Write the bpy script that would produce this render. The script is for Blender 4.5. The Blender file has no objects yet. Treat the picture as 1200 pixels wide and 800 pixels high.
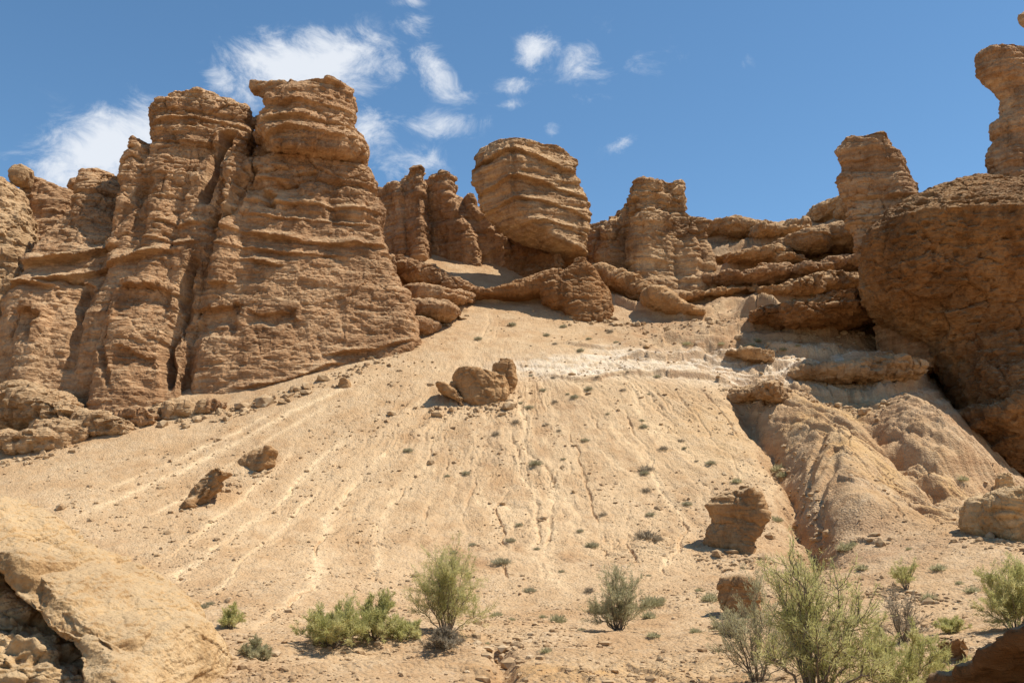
import bpy, bmesh, math, random
import numpy as np
from mathutils import Vector, Matrix

# ------------------------------------------------------------------ camera, sky, sun
SC = bpy.context.scene
COL = SC.collection
PITCH = math.radians(12.0)
FPX = 35.0 / 36.0 * 1200.0
cd = bpy.data.cameras.new('camera')
cam = bpy.data.objects.new('camera', cd)
COL.objects.link(cam)
cd.lens = 35.0; cd.sensor_width = 36.0; cd.sensor_fit = 'HORIZONTAL'
cd.clip_start = 0.1; cd.clip_end = 6000.0
cam.location = (0, 0, 0)
cam.rotation_euler = (math.pi / 2 + PITCH, 0, 0)
SC.camera = cam

SUN_EL, SUN_AZ = 61.0, 2.0          # azimuth counted from +X towards +Y
e, a = math.radians(SUN_EL), math.radians(SUN_AZ)
sun_dir = Vector((math.cos(e) * math.cos(a), math.cos(e) * math.sin(a), math.sin(e)))
sl = bpy.data.lights.new('sun', 'SUN')
sl.energy = 5.0; sl.angle = math.radians(0.53); sl.color = (1.0, 0.945, 0.85)
so = bpy.data.objects.new('sun', sl); COL.objects.link(so)
so.rotation_euler = sun_dir.to_track_quat('Z', 'Y').to_euler()
so.location = (30, 0, 60)

SC.view_settings.view_transform = 'Standard'
SC.view_settings.look = 'None'
SC.view_settings.exposure = 0.43
SC.view_settings.gamma = 1.0
SC.view_settings.use_curve_mapping = False

CP, SP = math.cos(PITCH), math.sin(PITCH)
def ray(px, py):
    dx = (px - 600.0) / FPX; dy = (400.0 - py) / FPX
    k = CP - dy * SP
    return dx / k, (SP + dy * CP) / k
def P(px, py, Y):
    rx, rz = ray(px, py)
    return np.array((rx * Y, Y, rz * Y))

def build_world():
    w = bpy.data.worlds.new('World'); SC.world = w; w.use_nodes = True
    nt = w.node_tree; N, L = nt.nodes, nt.links
    N.clear()
    out = N.new('ShaderNodeOutputWorld')
    sky = N.new('ShaderNodeTexSky'); sky.sky_type = 'NISHITA'; sky.sun_disc = False
    sky.sun_elevation = math.radians(SUN_EL); sky.sun_rotation = math.radians(90 - SUN_AZ)
    sky.altitude = 1200; sky.air_density = 0.9; sky.dust_density = 0.12; sky.ozone_density = 1.0
    bg = N.new('ShaderNodeBackground'); bg.inputs[1].default_value = 0.12
    hs = N.new('ShaderNodeHueSaturation'); hs.inputs['Saturation'].default_value = 1.14; hs.inputs['Hue'].default_value = 0.492
    L.new(sky.outputs[0], hs.inputs['Color']); L.new(hs.outputs[0], bg.inputs[0])
    tc = N.new('ShaderNodeTexCoord')
    def math_(op, x, y=None, clamp=False):
        n = N.new('ShaderNodeMath'); n.operation = op; n.use_clamp = clamp
        for i, v in enumerate((x, y)):
            if v is None: continue
            if hasattr(v, 'links'): L.new(v, n.inputs[i])
            else: n.inputs[i].default_value = v
        return n.outputs[0]
    def dot(v):
        n = N.new('ShaderNodeVectorMath'); n.operation = 'DOT_PRODUCT'
        L.new(tc.outputs['Generated'], n.inputs[0]); n.inputs[1].default_value = v
        return n.outputs['Value']
    # (centre, half length, half height, tilt, density)
    clouds = [((365, 78), 85, 36, 8, 1.2), ((130, 182), 78, 40, 30, 1.12), ((175, 130), 34, 26, 0, .55), ((432, 150), 32, 26, -30, .8),
              ((484, 30), 24, 17, 0, .72), ((510, 85), 42, 19, -40, .8), ((468, 72), 26, 18, -20, .55), ((628, 62), 27, 21, 55, .92),
              ((602, 98), 25, 12, 8, .72), ((520, 146), 44, 17, 6, .74), ((480, 190), 48, 24, 5, .55), ((690, 70), 40, 30, 10, .52),
              ((690, 110), 36, 20, 20, .42), ((728, 170), 17, 9, 18, .72), ((648, 150), 16, 11, 20, .6), ((60, 205), 46, 28, 0, .6),
              ((750, 65), 46, 30, 0, .36), ((262, 92), 24, 18, 0, .7), ((475, 3), 20, 9, 0, .6), ((605, 122), 22, 7, 0, .4), ((870, 75), 14, 10, 0, .3)]
    total = None
    for (c, sx, sy, tilt, dens) in clouds:
        d = Vector(P(c[0], c[1], 1.0)).normalized()
        r0 = Vector((1, 0, 0)); u0 = d.cross(r0); u0 = Vector((0, 0, 1)) - d * d.z; u0.normalize(); r0 = d.cross(u0).normalized()
        t = math.radians(tilt)
        r1 = r0 * math.cos(t) + u0 * math.sin(t); u1 = u0 * math.cos(t) - r0 * math.sin(t)
        A = math_('MULTIPLY', math_('SUBTRACT', dot(r1), d.dot(r1)), FPX / sx)
        B = math_('MULTIPLY', math_('SUBTRACT', dot(u1), d.dot(u1)), FPX / sy)
        q = math_('ADD', math_('MULTIPLY', A, A), math_('MULTIPLY', B, B))
        front = math_('GREATER_THAN', dot(d), 0.5)
        g = math_('MULTIPLY', math_('EXPONENT', math_('MULTIPLY', q, -0.75)), front)
        g = math_('MULTIPLY', g, dens)
        total = g if total is None else math_('MAXIMUM', total, g)
    nz = N.new('ShaderNodeTexNoise'); nz.inputs['Scale'].default_value = 21.0; nz.inputs['Detail'].default_value = 13.0
    nz.inputs['Roughness'].default_value = 0.68; nz.inputs['Distortion'].default_value = 0.5
    mp = N.new('ShaderNodeMapping'); mp.inputs['Scale'].default_value = (1, 1, 1.5); mp.inputs['Location'].default_value = (.3, 1.7, .4)
    L.new(tc.outputs['Generated'], mp.inputs[0]); L.new(mp.outputs[0], nz.inputs['Vector'])
    s = math_('ADD', total, math_('MULTIPLY', math_('SUBTRACT', nz.outputs[0], 0.5), 2.3))
    mr = N.new('ShaderNodeMapRange'); mr.interpolation_type = 'SMOOTHSTEP'
    mr.inputs[1].default_value = 0.24; mr.inputs[2].default_value = 1.15
    L.new(s, mr.inputs[0])
    m2 = math_('MULTIPLY', mr.outputs[0], math_('MULTIPLY', total, 2.2, True), True)
    m2 = math_('MULTIPLY', m2, 0.92)
    cb = N.new('ShaderNodeBackground'); cb.inputs[0].default_value = (0.86, 0.90, 0.96, 1); cb.inputs[1].default_value = 0.74
    mx = N.new('ShaderNodeMixShader'); L.new(m2, mx.inputs[0]); L.new(bg.outputs[0], mx.inputs[1]); L.new(cb.outputs[0], mx.inputs[2])
    L.new(mx.outputs[0], out.inputs[0])
build_world()

# ------------------------------------------------------------------ noise
_rng = np.random.default_rng(11)
_T = _rng.random((64, 64, 64)).astype(np.float32)
_Tf = _T.ravel()
def vn(x, y, z):
    """smooth value noise 0..1"""
    x = np.asarray(x, np.float32); y = np.asarray(y, np.float32); z = np.asarray(z, np.float32)
    x, y, z = np.broadcast_arrays(x, y, z)
    xi = np.floor(x); yi = np.floor(y); zi = np.floor(z)
    fx = x - xi; fy = y - yi; fz = z - zi
    fx = fx * fx * (3 - 2 * fx); fy = fy * fy * (3 - 2 * fy); fz = fz * fz * (3 - 2 * fz)
    xi = xi.astype(np.int32) & 63; yi = yi.astype(np.int32) & 63; zi = zi.astype(np.int32) & 63
    x1 = (xi + 1) & 63; y1 = (yi + 1) & 63; z1 = (zi + 1) & 63
    xi <<= 12; x1 <<= 12; yi <<= 6; y1 <<= 6
    def g(i, j, k): return _Tf[i + j + k]
    a0 = g(xi, yi, zi); a0 = a0 + (g(x1, yi, zi) - a0) * fx
    a1 = g(xi, y1, zi); a1 = a1 + (g(x1, y1, zi) - a1) * fx
    b0 = g(xi, yi, z1); b0 = b0 + (g(x1, yi, z1) - b0) * fx
    b1 = g(xi, y1, z1); b1 = b1 + (g(x1, y1, z1) - b1) * fx
    a0 = a0 + (a1 - a0) * fy; b0 = b0 + (b1 - b0) * fy
    return a0 + (b0 - a0) * fz
def fbm(x, y, z, octv=4, gain=0.5):
    s = 0; amp = 1.0; tot = 0
    for i in range(octv):
        s = s + amp * vn(x + 17.3 * i, y - 9.1 * i, z + 5.7 * i)
        tot += amp; amp *= gain; x = x * 2.03; y = y * 2.03; z = z * 2.03
    return s / tot
def cells(x, y, z):
    """jittered cells: random value of the nearest cell, and distance to its edge"""
    x = np.asarray(x, np.float32); y = np.asarray(y, np.float32); z = np.asarray(z, np.float32)
    xi = np.floor(x).astype(np.int32); yi = np.floor(y).astype(np.int32); zi = np.floor(z).astype(np.int32)
    d1 = np.full(x.shape, 9.0, np.float32); d2 = d1.copy(); val = np.zeros_like(d1)
    for i in (-1, 0, 1):
        for j in (-1, 0, 1):
            for k in (-1, 0, 1):
                cx, cy, cz = xi + i, yi + j, zi + k
                h = ((cx & 63) << 12) + ((cy & 63) << 6) + (cz & 63)
                a_ = _Tf[h]; b_ = _Tf[(h + 77773) & 262143]; c_ = _Tf[(h + 155557) & 262143]
                d = (cx + .1 + .8 * a_ - x) ** 2 + (cy + .1 + .8 * b_ - y) ** 2 + (cz + .1 + .8 * c_ - z) ** 2
                m = d < d1
                d2 = np.where(m, d1, np.minimum(d2, d)); val = np.where(m, _Tf[(h + 200003) & 262143], val); d1 = np.where(m, d, d1)
    return val, np.sqrt(d2) - np.sqrt(d1)
def sstep(a, b, t):
    t = np.clip((t - a) / (b - a), 0, 1); return t * t * (3 - 2 * t)

# ------------------------------------------------------------------ materials
def new_mat(name):
    m = bpy.data.materials.new(name); m.use_nodes = True
    nt = m.node_tree; b = nt.nodes['Principled BSDF']
    b.inputs['Roughness'].default_value = 0.95
    b.inputs['Specular IOR Level'].default_value = 0.12
    return m, nt, b
class NB:
    def __init__(s, nt): s.nt = nt; s.N = nt.nodes; s.L = nt.links
    def coord(s, kind='Object'):
        return s.N.new('ShaderNodeTexCoord').outputs[kind]
    def map(s, v, scale, loc=(0, 0, 0)):
        n = s.N.new('ShaderNodeMapping'); s.L.new(v, n.inputs[0]); n.inputs['Scale'].default_value = scale; n.inputs['Location'].default_value = loc
        return n.outputs[0]
    def noise(s, v, scale, detail=4, rough=.55, dist=0):
        n = s.N.new('ShaderNodeTexNoise'); s.L.new(v, n.inputs['Vector'])
        n.inputs['Scale'].default_value = scale; n.inputs['Detail'].default_value = detail
        n.inputs['Roughness'].default_value = rough; n.inputs['Distortion'].default_value = dist
        return n.outputs[0]
    def voro(s, v, scale, feature='F1'):
        n = s.N.new('ShaderNodeTexVoronoi'); n.feature = feature; s.L.new(v, n.inputs['Vector']); n.inputs['Scale'].default_value = scale
        return n.outputs[0]
    def ramp(s, v, stops):
        n = s.N.new('ShaderNodeValToRGB'); s.L.new(v, n.inputs[0]); el = n.color_ramp.elements
        while len(el) < len(stops): el.new(0.5)
        for q, (p, c) in zip(el, stops):
            q.position = p; q.color = (c[0], c[1], c[2], 1) if hasattr(c, '__len__') else (c, c, c, 1)
        return n.outputs[0]
    def mix(s, f, a, b, mode='MIX'):
        n = s.N.new('ShaderNodeMix'); n.data_type = 'RGBA'; n.blend_type = mode; n.clamp_factor = True
        for i, v in ((0, f), (6, a), (7, b)):
            if hasattr(v, 'links'): s.L.new(v, n.inputs[i])
            elif hasattr(v, '__len__'): n.inputs[i].default_value = (*v, 1)
            else: n.inputs[i].default_value = v
        return n.outputs[2]
    def math(s, op, a, b=0.0, clamp=False):
        n = s.N.new('ShaderNodeMath'); n.operation = op; n.use_clamp = clamp
        for i, v in enumerate((a, b)):
            if hasattr(v, 'links'): s.L.new(v, n.inputs[i])
            else: n.inputs[i].default_value = v
        return n.outputs[0]
    def attr(s, name):
        n = s.N.new('ShaderNodeAttribute'); n.attribute_name = name; return n.outputs['Fac']
    def bump(s, h, strength, dist, base=None):
        n = s.N.new('ShaderNodeBump'); n.inputs['Strength'].default_value = strength; n.inputs['Distance'].default_value = dist
        s.L.new(h, n.inputs['Height'])
        if base is not None: s.L.new(base, n.inputs['Normal'])
        return n.outputs[0]

def rock_mat(name, dark, mid, light, sx=1.0, strata=1.0, bump=1.0, iso=False):
    m, nt, b = new_mat(name); k = NB(nt)
    co = k.coord()
    big = k.noise(co, .22 * sx, 5, .6, .3)
    band = k.noise(k.map(co, (.10 * sx, .10 * sx, 1.5 * sx)), 1.0, 6, .62, .4)
    band2 = k.noise(k.map(co, (.3 * sx, .3 * sx, 6 * sx), (3, 1, 2)), 1.0, 4, .6, .2)
    streak = k.noise(k.map(co, (1.4 * sx, 1.4 * sx, .12 * sx), (7, 2, 1)), 1.0, 5, .6)
    fine = k.noise(co, 5.0 * sx, 6, .65)
    t = k.math('ADD', k.math('MULTIPLY', big, .34), k.math('MULTIPLY', band, .34 * strata))
    t = k.math('ADD', t, k.math('MULTIPLY', band2, .16 * strata))
    t = k.math('ADD', t, k.math('MULTIPLY', streak, .18))
    t = k.math('ADD', t, k.math('MULTIPLY', fine, .22))
    tot = .34 + .5 * strata + .40
    c = .5 * tot
    col = k.ramp(t, [(c - .17, dark), (c - .02, mid), (c + .14, light)])
    pit = k.ramp(k.noise(co, 2.6 * sx, 5, .7), [(.33, 0), (.42, 1)])
    col = k.mix(k.math('MULTIPLY', k.math('SUBTRACT', 1.0, pit), .35), col, [q * .62 for q in dark])
    varn_shadow = k.ramp(k.math('ADD', k.math('MULTIPLY', k.noise(k.map(co, (.5 * sx, .5 * sx, .22 * sx), (2, 9, 4)), 1.0, 6, .62, .5), .7), k.math('MULTIPLY', k.noise(co, 3.2 * sx, 6, .7), .3)), [(.46, 0), (.60, 1)])
    col = k.mix(k.math('MULTIPLY', varn_shadow, .5), col, [q * .72 for q in dark])  # desert varnish patches, strengthened to put extra local shadow into the colour
    ge = nt.nodes.new('ShaderNodeNewGeometry'); sp = nt.nodes.new('ShaderNodeSeparateXYZ'); nt.links.new(ge.outputs['Normal'], sp.inputs[0])
    dust = k.ramp(k.math('ADD', sp.outputs[2], k.math('MULTIPLY', k.math('SUBTRACT', fine, .5), .4)), [(.62, 0), (.86, 1)])
    col = k.mix(k.math('MULTIPLY', dust, .6), col, (.50, .36, .21))
    nt.links.new(col, b.inputs['Base Color'])
    h = k.math('ADD', k.math('MULTIPLY', k.noise(k.map(co, (.6, .6, 4.5)), 1.6 * sx, 6, .68, .3), 1.0), k.math('MULTIPLY', k.noise(co, 7.0 * sx, 8, .72), .55))
    if iso: h = k.math('ADD', k.math('MULTIPLY', k.noise(co, 5.0, 9, .68), .8), k.math('MULTIPLY', k.voro(co, 16.0), -.15))
    n1 = k.bump(h, .9 * bump, .22 / sx)
    nt.links.new(n1, b.inputs['Normal'])
    return m

M = {}
M['cliff'] = rock_mat('cliff_rock', (.165, .078, .034), (.43, .242, .120), (.67, .45, .255))
M['cliff_pale'] = rock_mat('pale_cliff_rock', (.24, .13, .06), (.48, .30, .155), (.66, .46, .26))
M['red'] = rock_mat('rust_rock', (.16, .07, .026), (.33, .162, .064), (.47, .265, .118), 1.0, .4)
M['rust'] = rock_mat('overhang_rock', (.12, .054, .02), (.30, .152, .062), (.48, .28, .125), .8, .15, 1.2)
M['tower'] = rock_mat('tower_rock', (.18, .088, .04), (.45, .27, .135), (.67, .46, .255), 1.2, 1.3)
M['boulder'] = rock_mat('boulder_rock', (.24, .125, .052), (.43, .245, .112), (.58, .37, .185), 2.0, .5)
M['ledge'] = rock_mat('ledge_rock', (.23, .12, .054), (.44, .265, .13), (.60, .40, .22), 1.6, .9)
M['sandy'] = rock_mat('sandy_rock', (.33, .175, .07), (.54, .345, .165), (.70, .51, .295), 1.6, .5, 1.15, True)

def tag(o, label=None, cat=None, group=None, kind=None):
    if label: o['label'] = label
    if cat: o['category'] = cat
    if group: o['group'] = group
    if kind: o['kind'] = kind
    return o

def mesh_np(name, v, f, mat, smooth=True, origin=None, parent=None):
    """one object from numpy vertices and faces (all faces of the same size)"""
    v = np.asarray(v, np.float32); f = np.asarray(f, np.int32)
    if origin is None: origin = (float(v[:, 0].mean()), float(v[:, 1].mean()), float(v[:, 2].min()))
    v = v - np.asarray(origin, np.float32)
    me = bpy.data.meshes.new(name)
    n = f.shape[1]
    me.vertices.add(len(v)); me.vertices.foreach_set('co', v.ravel())
    me.loops.add(f.size); me.loops.foreach_set('vertex_index', f.ravel())
    me.polygons.add(len(f)); me.polygons.foreach_set('loop_start', np.arange(0, f.size, n, dtype=np.int32))
    me.polygons.foreach_set('use_smooth', np.full(len(f), smooth))
    me.update(calc_edges=True)
    me.materials.append(mat)
    o = bpy.data.objects.new(name, me); COL.objects.link(o)
    o.location = origin
    if parent: o.parent = parent; o.location = (0, 0, 0)
    return o

# ------------------------------------------------------------------ terrain
CTRL = [(-150, 800, 15), (150, 800, 15.2), (300, 800, 15.5), (600, 800, 15.5), (900, 800, 15.5), (1300, 800, 14),
        (-100, 757, 19), (150, 757, 19), (300, 757, 19), (600, 758, 19), (900, 762, 19.5), (1250, 745, 19),
        (0, 735, 24), (300, 735, 24), (600, 735, 24), (900, 735, 24), (1150, 715, 24), (1300, 690, 24),
        (0, 690, 30), (250, 690, 30), (600, 690, 31), (850, 690, 30), (1000, 690, 29), (1200, 655, 28),
        (100, 645, 34), (350, 640, 36), (600, 640, 36), (820, 645, 35), (980, 640, 34), (1100, 635, 31.5),
        (0, 600, 38.5), (200, 600, 39), (400, 600, 40), (600, 600, 40), (800, 600, 40), (900, 600, 39), (1000, 600, 37.5), (1130, 600, 35), (1190, 625, 33), (1260, 625, 33),
        (0, 550, 45), (150, 540, 45), (350, 530, 46), (600, 520, 46.5), (800, 520, 46.5), (1000, 530, 44), (1080, 530, 42.5), (1130, 520, 43.5), (1175, 600, 42), (1260, 600, 42), (1190, 590, 50), (1280, 590, 50),
        (-100, 530, 50), (0, 520, 49.5), (100, 500, 50.5), (250, 478, 52), (400, 440, 54.5), (500, 400, 59), (600, 430, 55.5), (600, 470, 51.2), (800, 470, 51.2), (450, 480, 50.5),
        (700, 428, 55.6), (800, 428, 55.6), (950, 428, 55.6), (1060, 432, 56.5), (1100, 452, 58), (1125, 480, 54), (1190, 580, 57), (1300, 580, 58), (1000, 475, 50.5), (900, 475, 51), (1085, 480, 48.5),
        (560, 362, 65), (600, 352, 67), (700, 362, 66), (800, 378, 63), (900, 382, 62.5), (1000, 387, 62), (1120, 392, 65), (1250, 480, 70),
        (455, 300, 73), (520, 312, 72), (580, 332, 69.5), (640, 329, 70), (700, 330, 70), (800, 334, 70), (900, 330, 71), (1000, 325, 71), (1200, 320, 71),
        (500, 310, 85), (600, 305, 85), (700, 295, 85), (780, 285, 85), (835, 268, 84), (900, 266, 84), (960, 256, 84), (1000, 248, 83), (1100, 238, 83), (1250, 230, 83),
        (-150, 460, 60), (-150, 340, 85), (100, 340, 85), (300, 330, 85), (100, 430, 62), (300, 400, 66), (400, 370, 68),
        (-200, 330, 110), (100, 330, 110), (400, 320, 110), (700, 315, 110), (1000, 305, 110), (1300, 300, 110)]
_cp = np.array([P(*c) for c in CTRL])
def _U(r2): return 0.5 * r2 * np.log(r2 + 1e-9)
def _fit():
    n = len(_cp); xy = _cp[:, :2]
    K = _U(((xy[:, None] - xy[None]) ** 2).sum(-1)) + np.eye(n) * 3.0
    A = np.zeros((n + 3, n + 3)); A[:n, :n] = K; A[:n, n] = 1; A[:n, n + 1:] = xy
    A[n, :n] = 1; A[n + 1:, :n] = xy.T
    return np.linalg.solve(A, np.r_[_cp[:, 2], 0, 0, 0])
_w = _fit()
def zbase(x, y):
    x = np.asarray(x, np.float64); y = np.asarray(y, np.float64)
    x = np.clip(x, -48, 52); yc = np.clip(y, 13.5, 112)
    z = _w[-3] + _w[-2] * x + _w[-1] * yc
    for (cx, cy, _), w in zip(_cp, _w[:-3]):
        z = z + w * _U((x - cx) ** 2 + (yc - cy) ** 2)
    return z
def hit_on(fn, px, py, y0=12.0, y1=112.0, step=0.15):
    rx, rz = ray(px, py)
    Y = np.arange(y0, y1, step)
    d = fn(rx * Y, Y) - rz * Y
    k = np.argmax(d >= 0)
    if d[k] < 0: k = len(Y) - 1
    if k > 0:
        t = d[k - 1] / (d[k - 1] - d[k] + 1e-12); Yh = Y[k - 1] + (Y[k] - Y[k - 1]) * t
    else: Yh = Y[0]
    return np.array((rx * Yh, Yh, rz * Yh))

APEX = P(592, 335, 68.5)
# channels and ridges traced along the slope: (pixels, height, half width, pale, wiggle)
def dense(pts, n=5):
    r = []
    for a_, b_ in zip(pts[:-1], pts[1:]):
        for i in range(n): r.append((a_[0] + (b_[0] - a_[0]) * i / n, a_[1] + (b_[1] - a_[1]) * i / n))
    return r + [pts[-1]]
FEAT = [
  # wash-out streaks: shallow and pale
  ([(450, 432), (392, 462), (330, 492), (240, 538), (150, 580), (70, 612)], -.05, .22, 1.0, .2),
  ([(400, 468), (340, 505), (270, 545), (215, 580), (160, 610)], -.05, .18, .8, .2),
  ([(355, 510), (330, 545), (285, 585), (240, 625), (200, 650), (165, 665)], -.07, .2, .9, .25),
  ([(420, 500), (372, 545), (330, 590), (268, 640), (215, 672), (205, 690)], -.10, .24, 1.0, .3),
  ([(470, 510), (440, 545), (412, 580), (385, 610), (373, 650), (370, 690), (330, 718), (285, 745)], -.16, .24, 1.0, .35),
  ([(520, 500), (500, 540), (470, 580), (448, 620), (438, 660), (432, 690)], -.12, .2, .7, .35),
  ([(330, 480), (260, 515), (180, 552), (110, 585)], -.04, .2, .8, .2),
  ([(300, 575), (262, 610), (220, 645)], -.05, .16, .8, .25),
  ([(390, 560), (340, 610), (300, 650), (262, 690), (235, 705)], -.07, .18, .8, .3),
  ([(440, 440), (432, 450), (420, 468)], -.03, .3, .7, .2),
  ([(575, 362), (570, 385), (552, 415), (545, 425)], -.10, .25, .6, .3),
  ([(585, 372), (578, 395), (560, 420)], -.06, .15, .4, .3),
  # central gullies
  ([(608, 450), (612, 490), (622, 530), (645, 560), (650, 600), (640, 640), (650, 680), (668, 700)], -.12, .34, 1.0, .4),
  ([(598, 490), (606, 520), (618, 560), (632, 600), (628, 650), (645, 690)], -.11, .28, .9, .4),
  ([(565, 520), (560, 560), (548, 600), (540, 640)], -.14, .17, .5, .35),
  ([(530, 520), (520, 570), (500, 610), (485, 650)], -.14, .17, .4, .35),
  ([(590, 560), (588, 600), (596, 640), (590, 690)], -.14, .18, .5, .35),
  ([(660, 470), (675, 520), (690, 570), (700, 620), (705, 665)], -.14, .18, .5, .4),
  ([(690, 460), (712, 510), (728, 560), (740, 600), (735, 640), (750, 668)], -.16, .16, .4, .4),
  ([(720, 450), (745, 500), (765, 545), (790, 590), (800, 620), (785, 660), (770, 690)], -.15, .22, .9, .4),
  ([(760, 455), (790, 500), (815, 535), (840, 565)], -.15, .16, .3, .3),
  ([(790, 455), (820, 495), (850, 530), (872, 560)], -.15, .15, .3, .3),
  ([(815, 450), (850, 490), (882, 530), (905, 560)], -.15, .15, .2, .3),
  ([(845, 455), (875, 495), (902, 530), (920, 560)], -.12, .15, .2, .3),
  ([(800, 545), (820, 570), (832, 600)], -.10, .14, .3, .3),
  # the big gully and the spur to its right
  ([(862, 462), (880, 490), (905, 522), (930, 565), (940, 600), (950, 640), (962, 668)], -1.1, .75, .35, .4),
  ([(880, 470), (915, 535), (938, 600), (945, 640)], -.35, .25, .2, .4),
  ([(905, 452), (945, 490), (975, 525), (990, 555), (1005, 590), (1015, 625)], .95, 1.5, .0, .3),
  ([(1015, 480), (1040, 512), (1075, 545), (1110, 575), (1140, 590)], -.9, .75, .0, .4),
  ([(1055, 470), (1085, 490), (1115, 520), (1140, 550)], .8, 1.3, .0, .4),
  ([(965, 520), (950, 555), (940, 590)], -.30, .22, .0, .3),
  ([(985, 560), (965, 590), (955, 625)], -.35, .25, .0, .3),
  ([(1000, 520), (1030, 555), (1060, 585), (1090, 605)], -.14, .14, .0, .3),
  ([(985, 500), (1015, 540), (1050, 575), (1075, 600)], -.13, .14, .0, .3),
  ([(1020, 525), (1060, 560), (1100, 590)], -.13, .14, .0, .3),
  ([(975, 520), (1005, 560), (1040, 600), (1060, 615)], -.12, .14, .0, .3),
  # lip in front of the bushes
  ([(270, 768), (400, 757), (500, 757), (585, 762)], .13, .5, .0, .3),
  ([(588, 755), (592, 775), (596, 800)], -.3, .25, .0, .2),
  ([(640, 775), (720, 768), (800, 775), (880, 790)], .14, .6, .0, .3),
]
_F = []
for pts, hgt, wid, pale, wig in FEAT:
    L_ = np.array([hit_on(zbase, *q)[:2] for q in dense(pts, 3)])
    _F.append((L_, hgt, wid, pale, wig))
def seg_dist(x, y, L_):
    best = np.full(x.shape, 1e9); tpar = np.zeros(x.shape); n = len(L_) - 1
    for i in range(n):
        ax, ay = L_[i]; bx, by = L_[i + 1]; dx, dy = bx - ax, by - ay
        t = np.clip(((x - ax) * dx + (y - ay) * dy) / (dx * dx + dy * dy + 1e-9), 0, 1)
        d = (x - ax - t * dx) ** 2 + (y - ay - t * dy) ** 2
        m = d < best
        best = np.where(m, d, best); tpar = np.where(m, (i + t) / n, tpar)
    return np.sqrt(best), tpar

def blob(x, y, px, py, rx, ry):
    c = hit_on(zbase, px, py)
    return np.exp(-(((x - c[0]) / rx) ** 2 + ((y - c[1]) / ry) ** 2))

SHELVES = [([(700, 348), (745, 364), (800, 372), (825, 367)], .5), ([(795, 352), (830, 348), (870, 342), (915, 340)], .6), ([(815, 366), (860, 358), (905, 352), (960, 352)], .55),
  ([(880, 374), (930, 390), (975, 392), (1020, 386)], 1.4), ([(830, 394), (860, 392), (900, 384)], .4), ([(930, 345), (975, 342), (1020, 336)], 1.0), ([(880, 312), (930, 316), (985, 312), (1015, 305)], .8),
  ([(905, 332), (960, 326), (1015, 318)], .9), ([(840, 296), (890, 293), (945, 280), (1005, 272)], .7), ([(830, 278), (870, 280), (905, 274), (950, 264)], .7), ([(850, 318), (895, 318), (935, 316)], .5), ([(700, 332), (740, 345), (790, 362)], .5),
  ([(735, 420), (790, 424), (830, 421)], .3), ([(845, 422), (880, 424), (905, 426)], .4), ([(858, 470), (885, 476), (908, 468)], .6), ([(895, 452), (950, 462), (1000, 466), (1060, 458), (1115, 448)], .5), ([(930, 432), (980, 436), (1040, 430), (1100, 424)], .45),
  ([(985, 414), (1030, 420), (1075, 418)], .4), ([(770, 446), (820, 450), (860, 452)], .4), ([(640, 437), (700, 439), (760, 441)], .2), ([(560, 354), (600, 352), (640, 354)], .35), ([(490, 352), (530, 354), (562, 351)], .5), ([(490, 367), (538, 366)], .5), ([(490, 381), (520, 379)], .5),
  ([(468, 325), (500, 333), (540, 341)], .5), ([(660, 404), (710, 408), (750, 406)], .2), ([(780, 400), (820, 404), (850, 402)], .3), ([(905, 408), (945, 412), (985, 404)], .35), ([(860, 300), (905, 303)], .5), ([(612, 808), (655, 793), (700, 806)], .08), ([(676, 803), (735, 787), (795, 803)], .07), ([(265, 797), (400, 788), (520, 786), (588, 795)], .09), ([(985, 640), (1010, 634), (1030, 636)], .25), ([(958, 580), (985, 560), (1000, 566)], .3), ([(965, 605), (990, 592), (1010, 598)], .25), ([(945, 300), (1005, 292)], .9)]
_S = [(np.array([hit_on(zbase, *q)[:2] for q in dense(pts, 3)]), h_) for pts, h_ in SHELVES]
def shelves(x, y):
    out = np.zeros(x.shape)
    for L_, h_ in _S:
        L_ = L_[np.argsort(L_[:, 0])]
        m = (x > L_[0, 0] - 1.5) & (x < L_[-1, 0] + 1.5) & (y > L_[:, 1].min() - 3) & (y < L_[:, 1].max() + 9)
        if not m.any(): continue
        xx, yy = x[m], y[m]
        jag = (fbm(xx * .22, yy * .10, h_ * 9, 4, .45) - .5) * 2.6 + (cells(xx * .45, yy * .10, np.full(xx.shape, h_ * 5))[0] - .5) * .4
        s_ = yy - np.interp(xx, L_[:, 0], L_[:, 1]) + jag
        hh = h_ * (.45 + 1.1 * vn(xx * .25, yy * .1, h_ * 3)) * sstep(L_[0, 0] - 1.2, L_[0, 0] + .8, xx) * (1 - sstep(L_[-1, 0] - .8, L_[-1, 0] + 1.2, xx))
        D = 1.9 * h_ + .6
        out[m] = np.maximum(out[m], hh * np.clip(s_ / .16, 0, 1) * np.clip(1 - (s_ - .16) / D, 0, 1))
    return out

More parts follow.
